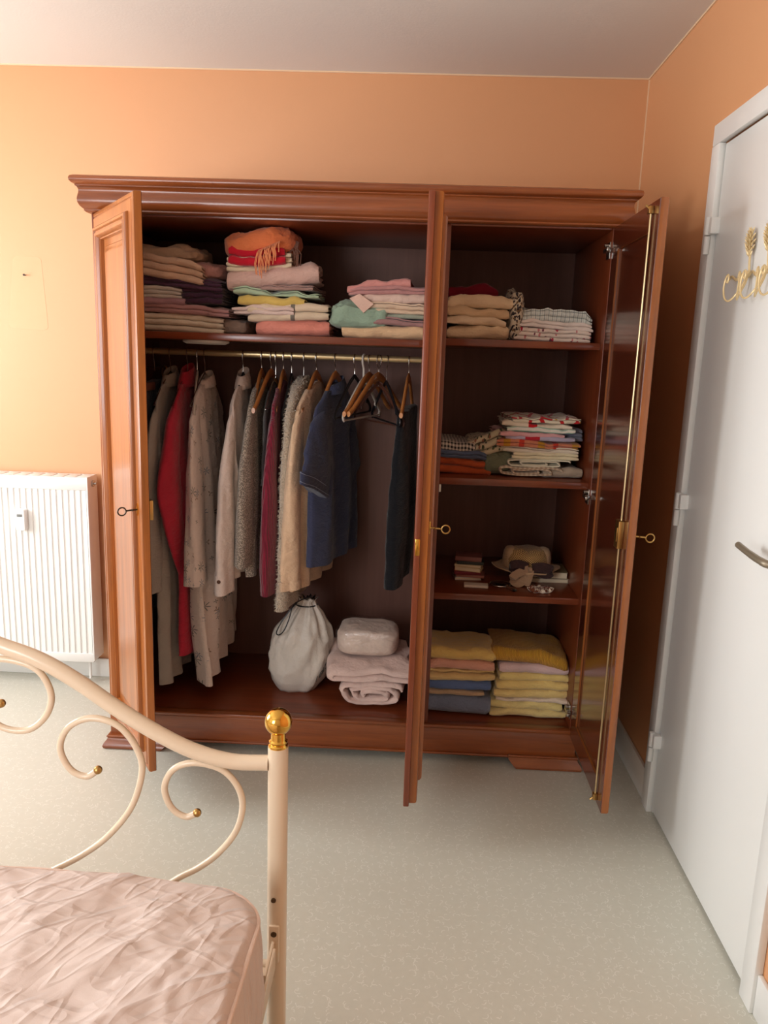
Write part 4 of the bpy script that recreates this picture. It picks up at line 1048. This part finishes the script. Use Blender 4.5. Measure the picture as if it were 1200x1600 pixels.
# red
hanger('wire', 'thin wire hanger carrying the red robe', 293)
garment('red_robe', 'raspberry red long robe with wide sleeve', 'robe', C('raspberry', 196, 48, 70, bump=.002), 293, zat(1022, 305), dict(path=[(0, -.18, .14, 0), (.08, -.23, .18, 0), (.5, -.47, .215, -.016), (.75, -.62, .205, -.006), (1, -zat(905, 300), .170, .014)], rad=[(0, .03, .012), (.1, .058, .020), (.55, .090, .036), (.8, .066, .032), (1, .024, .014)]), hemw=.21, thick=(.026, .05), folds=3, famp=.010, seed=2, collar=(.030, .060, .042), lean=(.02, 0))
hanger('cream', 'cream plastic hanger hanging empty between red robe and leaf-print gown', 308, rz=.21)
# leaf printed nightgown
pmat = mat_uv('leaf_print', palms(srgb(234, 219, 211), [(srgb(122, 124, 118), 11, .022, 7, .45), (srgb(128, 138, 152), 13, .016, 6, .65), (srgb(160, 134, 114), 15, .011, 3, .6), (srgb(110, 112, 108), 18, .009, 4, .75)], 1))
hanger('wire', 'thin wire hanger carrying the leaf-print nightgown', 320)
garment('nightgown', 'pale pink nightgown printed with small grey leaf sprays', 'nightgown', pmat, 323, zat(1052, 340), dict(path=[(0, -.18, .14, 0), (.08, -.235, .18, 0), (.5, -.42, .205, .002), (1, -zat(904, 320), .215, .004)], rad=[(0, .02, .010), (.08, .046, .014), (.4, .062, .022), (1, .092, .034)]), hemw=.24, thick=(.022, .06), folds=3.5, famp=.018, seed=5, collar=(.028, .055, .018), lean=(.03, 0), hem_tilt=.12)
# white blouse
hanger('black', 'black plastic hanger carrying the white blouse', 380, half=.155)
wbm = C('white_blouse', 238, 222, 212)
wb = garment('blouse', 'white blouse with buttoned cuff and stand-up collar', 'blouse', wbm, 380, zat(902, 380), SL_LONG(zat(915, 367), .035, 0, -.022), hemw=.21, thick=(.022, .045), folds=4, famp=.014, seed=8, collar=(.028, .055, .034), cuff=.07, lean=(0, 0))
bp_ = PY(356, 909, 2.695)
btn = MB().lathe([(.0005, -.003), (.0065, -.0025), (.0070, 0), (.0005, .001)], 14, (0, 0, 0), 'y'); 
near = min((v_.co for c_ in wb.children if c_.name.startswith('sleeve') for k_ in c_.children for v_ in k_.data.vertices), key=lambda p_: p_.y)
btn.v = [(x+near.x, y+near.y+.001, z-zat(909, 356, 2.63)) for x, y, z in btn.v]
btn.build('button', mat_plain('brown_button', srgb(92, 58, 40), .3), wb, label='brown cuff button')
# grey speckled cardigan
spk = NT('speckled_knit'); vv = spk.coord('Object')
spk.put(spk.mix(spk.math('GREATER_THAN', spk.noise(vv, 240, 2), .52), srgb(128, 116, 104), srgb(196, 182, 166)), .95, spk.bump(spk.noise(vv, 240, 2), .004, .8), Sheen_Weight=.3)
hanger('wood', 'wooden hanger in the shoulders of the speckled grey cardigan', 409, H=.064, half=.17)
garment('cardigan', 'speckled grey knitted cardigan next to the white blouse', 'cardigan', spk.m, 407, zat(900, 398), SL_LONG(zat(880, 395), .0, 0, -.02), hemw=.20, thick=(.030, .05), folds=3, famp=.008, seed=9, top=-.092, drop=.112, lean=(-.01, 0))
hanger('wood', 'wooden hanger with pale tip showing in front of grey cardigan', 424, rz=-.10, half=.225, H=.064)
hanger('wire', 'thin wire hanger squeezed between the cardigan and burgundy jumper', 431)
garment('vest', 'dark grey thin top between speckled cardigan and burgundy jumper', 'top', C('dark_grey_top', 66, 60, 60), 427, zat(760, 425), None, sw=.18, hemw=.18, thick=(.014, .02), famp=.004, seed=12, top=-.10)
# burgundy
bgk = NT('burgundy_rib'); vv = bgk.coord('Object')
wv_ = bgk.node('ShaderNodeTexWave', {'Vector': vv, 'Scale': 42, 'Distortion': 1.5}, bands_direction='Y')
bgk.put(bgk.mix(wv_.outputs['Fac'], srgb(112, 18, 42), srgb(132, 24, 50)), .95, bgk.bump(wv_.outputs['Fac'], .004, .7), Sheen_Weight=.3)
hanger('wood', 'wooden hanger inside the burgundy jumper', 443, H=.064, half=.17)
garment('jumper', 'burgundy ribbed jumper hanging beside the cream cardigan', 'jumper', bgk.m, 442, zat(905, 430), SL_LONG(zat(922, 425), .0, 0, -.012), hemw=.20, thick=(.024, .05), folds=5, famp=.008, seed=14, top=-.090, drop=.112, lean=(-.01, 0))
hanger('black', 'black plastic hanger with metal clip beside burgundy jumper', 456, half=.19, H=.07)
garment('skirt', 'black narrow garment half hidden behind the burgundy jumper', 'skirt', C('soft_black', 26, 25, 29), 457, zat(870, 455), None, sw=.17, hemw=.18, thick=(.016, .024), famp=.005, seed=15, neck=.15, top=-.15, drop=.03)
# fluffy fleece
flf = NT('cream_fleece'); vv = flf.coord('Object')
flf.put(flf.mix(flf.noise(vv, 130, 3), srgb(176, 156, 132), srgb(236, 218, 194)), 1., flf.bump(flf.noise(vv, 150, 3, .7), .010, 1.), Sheen_Weight=.6)
hanger('wire', 'thin wire hanger carrying the fluffy fleece waistcoat', 475)
fx = garment('waistcoat', 'fluffy cream fleece waistcoat behind the cream cardigan', 'waistcoat', flf.m, 473, zat(948, 450), None, sw=.21, hemw=.225, thick=(.045, .06), folds=3, famp=.006, seed=17, neck=.07, top=-.075, lean=(-.02, -.03), rz=-.08)
# fleece tufts
src = [c for c in fx.children if c.name.startswith('body')][0]
random.seed(9); tm = MB(); me_ = src.data
polys = [p_ for p_ in me_.polygons if p_.area > 1e-6]
for p_ in polys:
    if len(p_.vertices) > 4: continue
    for _ in range(3):
        vs_ = [me_.vertices[i].co for i in p_.vertices]; w0, w1 = random.random(), random.random()
        c0 = (vs_[0]*(1-w0)+vs_[1]*w0)*(1-w1)+(vs_[3]*(1-w0)+vs_[2]*w0)*w1
        d_ = (p_.normal+Vector((random.uniform(-.6, .6), random.uniform(-.6, .6), random.uniform(-1., .2)))).normalized()*random.uniform(.007, .013)
        sd_ = d_.cross(Vector((random.random(), random.random(), random.random()))).normalized()*.0016
        tm.add([c0-sd_, c0+sd_, c0+d_], [(0, 1, 2)])
tf = tm.build('fleece_tufts', flf.m, fx, False); tf['kind'] = 'stuff'
# cream cardigan
ccm = C('cream_knit', 232, 198, 164, bump=.002)
hanger('wood', 'wooden hanger inside the cream cardigan', 495, H=.064, half=.17, rz=-.20)
cg = garment('cardigan', 'cream soft cardigan with patch pocket and turned-back cuff', 'cardigan', ccm, 494, zat(922, 480), SL_LONG(zat(915, 460), -.01, 0, -.016), hemw=.22, thick=(.028, .06), folds=3, famp=.012, seed=19, top=-.090, drop=.115, cuff=.028, lean=(-.01, 0), rz=-.20)
pk = MB().cham(.018, .026, -.150, -.03, -.72, -.57, .003); pk.build('pocket', ccm, cg)
# navy polo
pom = C('navy_polo', 62, 66, 92, bump=.0015)
hanger('wood', 'wooden hanger inside the navy polo shirt', 525, rz=-.30, H=.064, half=.16)
pg_ = garment('polo_shirt', 'navy blue polo shirt with short stitched sleeve', 'polo shirt', pom, 527, zat(884, 510, 2.78), dict(path=[(0, -.19, .12, 0), (.15, -.24, .16, .006), (.6, -.36, .185, .012), (1, -.475, .20, .012)], rad=[(0, .03, .012), (.15, .070, .020), (.6, .098, .026), (1, .116, .020)], slant=-4.2), sw=.19, hemw=.205, thick=(.024, .055), folds=2.5, famp=.010, seed=22, collar=(.030, .055, .022), top=-.092, drop=.115, rz=-.30, cuff=.040)
# empty hangers to the right of the polo
hanger('black', 'black velvet hanger directly beside the navy polo', 555, rz=-.22, half=.23, H=.066)
hanger('white', 'thick white plastic hanger among the empty ones', 569, rz=-.30, half=.19, H=.075)
hanger('wood', 'empty wooden hanger beside the white plastic one', 578, rz=-.30, half=.24, H=.064)
hanger('wood', 'empty wooden hanger next to the dark brown plastic one', 592, rz=-.38, half=.24, H=.064)
hanger('brown', 'dark brown plastic hanger turned across the rail', 593, rz=.55, half=.19, H=.09)
hanger('black', 'black plastic hanger with long trouser bar turned across the rail', 605, rz=.30, half=.20, H=.085)
hanger('wood', 'wooden hanger holding the black trousers by the middle door', 640, rz=-.1, H=.064)
garment('trousers', 'black trousers hanging by the middle door', 'trousers', C('black_wool', 22, 23, 28), 641, zat(925, 625), None, sw=.175, hemw=.17, thick=(.04, .07), famp=.008, folds=2, seed=25, neck=.14, drop=.05, top=-.17, rz=-.16, lean=(-.02, 0))

# ------------------------------------------------------------------ bed
FY = 1.42                                                    # footboard plane
pc = PY(434.5, 1200, FY); PXB = pc.x; PR = .0205
BW = 1.44
bed = thing('bed', 'cream metal bed with scrolled footboard and brass ball finials', 'bed', (PXB, FY, 0))
bo = (PXB, FY, 0)
def bpart(mb, name, mat, parent=None, label=None): return rel(mb, bo).build(name, mat, parent or bed, label=label)
ztop = PY(434, 1166, FY).z
zfin = PY(433, 1107, FY).z
jz = PY(420, 1193, FY).z
for s_, xp in ((1, PXB), (-1, PXB-BW)):
    po = bpart(MB().lathe([(PR*.7, 0), (PR, .004), (PR, ztop), (PR*.8, ztop+.001)], 24, (xp, FY, 0)), 'post', M['bed_metal'])
    hb = zfin-ztop; rb_ = .0275
    prof2 = [(.016, ztop-.002), (.0195, ztop), (.0195, ztop+.004), (.016, ztop+.007), (.0185, ztop+.010), (.0185, ztop+.013), (.015, ztop+.016)]
    zc_ = zfin-rb_
    for d_ in range(-58, 91, 8):
        a = math.radians(d_); prof2.append((max(.0004, rb_*math.cos(a)), zc_+rb_*math.sin(a)))
    bpart(MB().lathe(prof2, 28, (xp, FY, 0)), 'finial', M['brass'])
    for px_, py_ in ((429, 1396),):
        zz_ = PY(px_, py_, FY).z
        bpart(MB().lathe([(.0005, -.004), (.0052, -.003), (.0052, 0), (.0005, 0)], 12, (xp-.004, FY-PR+.0005, zz_), 'y'), 'screw', M['screw'])
# top rail: half-profile traced on the footboard plane, mirrored about the middle
half = [PY(a_, b_, FY) for a_, b_ in ((420, 1192), (360, 1189), (300, 1172), (240, 1142), (180, 1105), (120, 1064), (60, 1030), (0, 1008))]
xmid = PXB-BW/2
last = half[-1]
half += [Vector((lerp(last.x, xmid, .35), FY, last.z+.022)), Vector((lerp(last.x, xmid, .7), FY, last.z+.036)), Vector((xmid, FY, last.z+.040))]
full = half+[Vector((2*xmid-p_.x, FY, p_.z)) for p_ in reversed(half[:-1])]
bpart(MB().tube(smooth_path(full, 6), .0158, 14), 'top_rail', M['bed_metal'])
def scroll(pix, ext=None):
    P_ = [PY(a_, b_, FY) for a_, b_ in pix]
    if ext: P_ += [Vector((x, FY, z)) for x, z in ext]
    out = []
    for m_ in (False, True):
        Q_ = [Vector((2*xmid-p_.x, FY, p_.z)) if m_ else p_ for p_ in P_]
        S_ = smooth_path(Q_, 6)
        so_ = bpart(MB().tube(S_, .0068, 10), 'scroll', M['bed_metal'])
        c_ = Q_[0]
        pf = [(max(.0003, .0088*math.cos(math.radians(d_))), .0088*math.sin(math.radians(d_))) for d_ in range(-90, 91, 20)]
        bpart(MB().lathe(pf, 14, (c_.x, FY, c_.z)), 'scroll_ball', M['old_brass'])
scroll([(308, 1270), (290, 1276), (268, 1262), (257, 1232), (268, 1205), (292, 1193), (322, 1194), (352, 1206), (373, 1232), (379, 1262), (368, 1300), (340, 1334), (310, 1356), (282, 1370)], [(-.475, .346), (-.51, .306), (-.54, .25)])
scroll([(153, 1203), (135, 1213), (110, 1202), (94, 1170), (104, 1140), (130, 1124), (160, 1124), (190, 1138), (214, 1170), (222, 1205), (206, 1260), (170, 1305), (130, 1335), (88, 1357)], [(-.75, .350), (-.80, .310), (-.84, .25)])
scroll([(2, 1099), (-18, 1118), (8, 1138), (45, 1140), (72, 1118), (80, 1085), (62, 1050), (30, 1034), (-10, 1030), (-45, 1045), (-70, 1085)], [(-.955, .62), (-.955, .45), (-.955, .28)])
bpart(MB().tube([(PXB, FY, .17), (PXB-BW, FY, .17)], .0125, 12), 'lower_rail', M['bed_metal'])
# side rails as angle iron with bolted brackets
YH = -.56
for s_, xp in ((1, PXB), (-1, PXB-BW)):
    x0, x1 = (xp+.001, xp+.006) if s_ > 0 else (xp-.006, xp-.001)
    zr = .235
    bpart(MB().cham(x0, x1, YH, FY-.05, zr-.025, zr+.022, .001).cham(xp-.040 if s_ > 0 else xp, xp if s_ > 0 else xp+.040, YH, FY-.05, zr-.029, zr-.024, .001), 'side_rail', M['bed_metal'])
    zb_ = PY(428, 1452, FY-.02).z
    br = bpart(MB().cham(xp-.013, xp+.009, FY-PR-.007, FY-PR+.001, zb_-.075, zb_+.012, .003).cham(xp-.006, xp, FY-.12, FY-PR-.004, zr-.02, zr+.02, .001), 'bracket', M['bed_metal'])
    bpart(MB().lathe([(.0005, -.003), (.0062, -.002), (.0062, 0), (.0005, 0)], 12, (xp-.002, FY-PR-.0065, zb_-.006), 'y'), 'bolt', M['screw'])
    bpart(MB().lathe([(PR*.7, 0), (PR, .004), (PR, .95), (PR*.8, .951)], 20, (xp, YH-.02, 0)), 'headboard_post', M['bed_metal'])
bpart(MB().tube(smooth_path([(PXB, YH-.02, .9), (lerp(PXB, xmid, .5), YH-.02, 1.05), (xmid, YH-.02, 1.12), (lerp(PXB-BW, xmid, .5), YH-.02, 1.05), (PXB-BW, YH-.02, .9)], 6), .0158, 12), 'headboard_rail', M['bed_metal'])
for i in range(9):
    yy = lerp(YH+.1, FY-.12, i/8)
    bpart(MB().cham(PXB-BW+.006, PXB-.006, yy-.03, yy+.03, .2110, .219, .002), 'slat', M['wood_x'])

# mattress in its creased sheet
MX1, MX0, MY1, MY0, MZ0, MZ1 = PXB+.008, PXB-BW-.02, 1.305, YH+.01, .22, .475
mat_ = thing('mattress', 'mattress in a creased pale pink sheet on the metal bed', 'mattress', ((MX0+MX1)/2, (MY0+MY1)/2, MZ0))
mw_, ml_ = (MX1-MX0)/2, (MY1-MY0)/2
random.seed(21); CRE = []
for k in range(170):
    cx_ = mw_-abs(random.gauss(0, .30))-.03; cy_ = ml_-abs(random.gauss(0, .34))-.02
    an = random.gauss(.85, .38) if random.random() < .8 else random.gauss(-.3, .5)
    CRE.append((cx_, cy_, math.cos(an), math.sin(an), random.uniform(.06, .30), random.uniform(.0010, .0038)*(1 if random.random() < .75 else -.8), random.uniform(.0035, .011), random.uniform(-.3, .3)))
def sheet_h(x, y):
    r = .004*nz(x*5+y*3, y*6-x*4, 3.3)+.0022*nz(x*13+y*9, y*14-x*9, 1.3)
    for cx_, cy_, c_, s_, L_, a_, w_, cv in CRE:
        dx_, dy_ = x-cx_, y-cy_; al = dx_*c_+dy_*s_
        if abs(al) > L_: continue
        d_ = -dx_*s_+dy_*c_-cv*al*al/L_*.6
        if abs(d_) > .09: continue
        e_ = 1-(al/L_)**2
        r += a_*e_*math.exp(-abs(d_)/(w_ if d_ > 0 else w_*2.2))
    return r
mb = MB(); rings = []; uvs = []
def rr_outline(ax, ay, rad, n_=16, seg=150):
    pts_ = []
    S2 = 30
    def ln(a, b, m):
        for i in range(m): pts_.append((lerp(a[0], b[0], i/m), lerp(a[1], b[1], i/m)))
    def ar(cx, cy, a0):
        for i in range(n_): a = a0+PI/2*i/n_; pts_.append((cx+rad*math.cos(a), cy+rad*math.sin(a)))
    ln((ax, -ay+rad), (ax, ay-rad), seg); ar(ax-rad, ay-rad, 0); ln((ax-rad, ay), (-ax+rad, ay), seg); ar(-ax+rad, ay-rad, PI/2)
    ln((-ax, ay-rad), (-ax, -ay+rad), S2); ar(-ax+rad, -ay+rad, PI); ln((-ax+rad, -ay), (ax-rad, -ay), S2); ar(ax-rad, -ay+rad, 1.5*PI)
    return pts_
base = rr_outline(mw_, ml_, .10)
H_ = MZ1-MZ0
side = [(.975, 0.0), (.995, .02), (1.0, .06), (1.002, .11), (1.0, .16), (.998, .19), (.993, .212), (.984, .228), (.972, .238), (.955, .245)]
for f_, z_ in side:
    ring = []
    for i, (x, y) in enumerate(base):
        w_ = .010*nz(x*7+y*7, z_*10, 3.)*(1 if z_ < .2 else .4)
        cd = max(0, 1-math.hypot(x-mw_+.03, y-ml_+.03)/.28)
        ring.append((x*(1-(1-f_)*.5)+math.copysign(w_, x), y*(1-(1-f_)*.5)+w_, z_*H_/.245*(1-.10*cd)+sheet_h(x, y)*(z_/.245)*.6))
    rings.append(ring)
for i in range(1, 100):
    f_ = 1-(i/100)**1.15; ring = []
    for x, y in base:
        X_, Y_ = x*.9775*f_, y*.9775*f_
        ed = 1-f_; cd = max(0, 1-math.hypot(X_-mw_+.03, Y_-ml_+.03)/.28)
        ring.append((X_, Y_, H_*(1-.10*cd)+.012*(1-math.exp(-ed*14))+sheet_h(X_, Y_)))
    rings.append(ring)
mb.loft(rings, True)
shm = NT('pale_pink_cotton'); vv = shm.coord('Object')
def crease(scale, rotz, sy, rnd):
    m_ = shm.mapping(vv, (scale, scale*sy, 0), (rnd, rnd*.7, 0), (0, 0, rotz))
    ds_ = shm.node('ShaderNodeVectorMath', {0: m_, 1: shm.node('ShaderNodeVectorMath', {0: shm.noise(m_, .9, 2, .5, 1), 1: (.5, .5, 0)}, operation='MULTIPLY').outputs[0]}, operation='ADD').outputs[0]
    return shm.node('ShaderNodeTexVoronoi', {'Vector': ds_, 'Scale': 1.0}, voronoi_dimensions='2D').outputs['Distance']
def ridge(scale, rotz, sy, k_):
    m_ = shm.mapping(shm.mapping(vv, (1, 1, 0), (0, 0, 0), (0, 0, -rotz)), (scale, scale*sy, 1)); n_ = shm.noise(m_, 1.0, 1.6, .45)
    return shm.math('SUBTRACT', 1.0, shm.math('MINIMUM', 1.0, shm.math('MULTIPLY', shm.math('ABSOLUTE', shm.math('SUBTRACT', n_, .5)), k_)))
hh = shm.math('ADD', ridge(3.4, .75, 4.5, 18.), shm.math('MULTIPLY', ridge(6, 1.1, 3.6, 14.), .6)); hh = shm.math('ADD', hh, shm.math('MULTIPLY', ridge(5, -.2, 4., 14.), .5))
nb = shm.bump(hh, .0034, .8); nb = shm.bump(shm.noise(vv, 420, 2), .0006, .3, nb)
shm.put(shm.mix(shm.noise(vv, 5, 3), srgb(212, 192, 182), srgb(222, 204, 194)), .75, nb, Sheen_Weight=.3, Specular_IOR_Level=.3)
mb.build('sheet', shm.m, mat_, True, 60)
hm = []
for i, (x, y) in enumerate(base):
    if 60 < i < 150+16+110: hm.append((x*.992, y*.992, H_*.945*(1-.10*max(0, 1-math.hypot(x-mw_+.03, y-ml_+.03)/.28))+.004*nz(x*9, y*9)))
MB().tube(hm, .0042, 8).build('sheet_hem', mat_cloth('hem_cotton', srgb(236, 212, 198)), mat_)

# ------------------------------------------------------------------ coat hook rack on the door
rk_ = thing('coat_rack', 'cream gilt metal hook rack with wheat ears on the white door', 'coat rack', (XR-.004, 2.0, 1.66))
ko = Vector((XR-.004, 2.0, 1.66)); XK = XR-.022
def kp(px_, py_, X=XK): return PX(px_, py_, X)-ko
st = [PX(1165, 430, XK).y-.115*i for i in range(4)]
y0 = PX(1163, 430, XK)
zrow = y0.z-1.66
bar = [(-.012, PX(1135, 445, XK).y-2.0+.0-.009*i, zrow+.006*math.sin(i*.9)) for i in range(44)]
MB().tube(bar, .0035, 8).build('bar', M['hook_metal'], rk_)
for i in range(4):
    yc = y0.y-2.0-.105*i
    sm = MB().tube([(-.006, yc, zrow), (-.010, yc-.002, zrow+.03), (-.010, yc, zrow+.055)], .003, 8); sm.build('stem', M['hook_metal'], rk_)
    ear = MB(); random.seed(i)
    for k in range(9):
        for q_ in range(6):
            an = q_*PI/3+k*.5; zz_ = zrow+.050+.007*k; ww = .013*math.sin(PI*(k+1.5)/11)+.002
            cx_, cy_ = math.cos(an), math.sin(an)
            if cx_ > .6: continue
            ear.tube([(-.012, yc, zz_-.004), (-.012+cx_*ww*.6, yc+cy_*ww*.6, zz_+.002), (-.012+cx_*ww, yc+cy_*ww, zz_+.009)], [.0020, .0028, .0008], 6)
    ear.build('wheat_ear', M['hook_metal'], rk_)
    for s_ in ((1, -1)):
        yo = yc+s_*.030
        pts_ = [(-.008, yc+s_*.004, zrow+.012), (-.016, yc+s_*.006, zrow-.02), (-.030, yc+s_*.012, zrow-.048), (-.040, yc+s_*.026, zrow-.062), (-.046, yc+s_*.040, zrow-.054), (-.048, yc+s_*.047, zrow-.028), (-.046, yc+s_*.044, zrow-.004), (-.044, yc+s_*.036, zrow+.004), (-.044, yc+s_*.031, zrow-.006), (-.045, yc+s_*.034, zrow-.016), (-.046, yc+s_*.039, zrow-.010)]
        MB().tube(smooth_path(pts_, 5), .0025, 7).build('hook', M['hook_metal'], rk_)
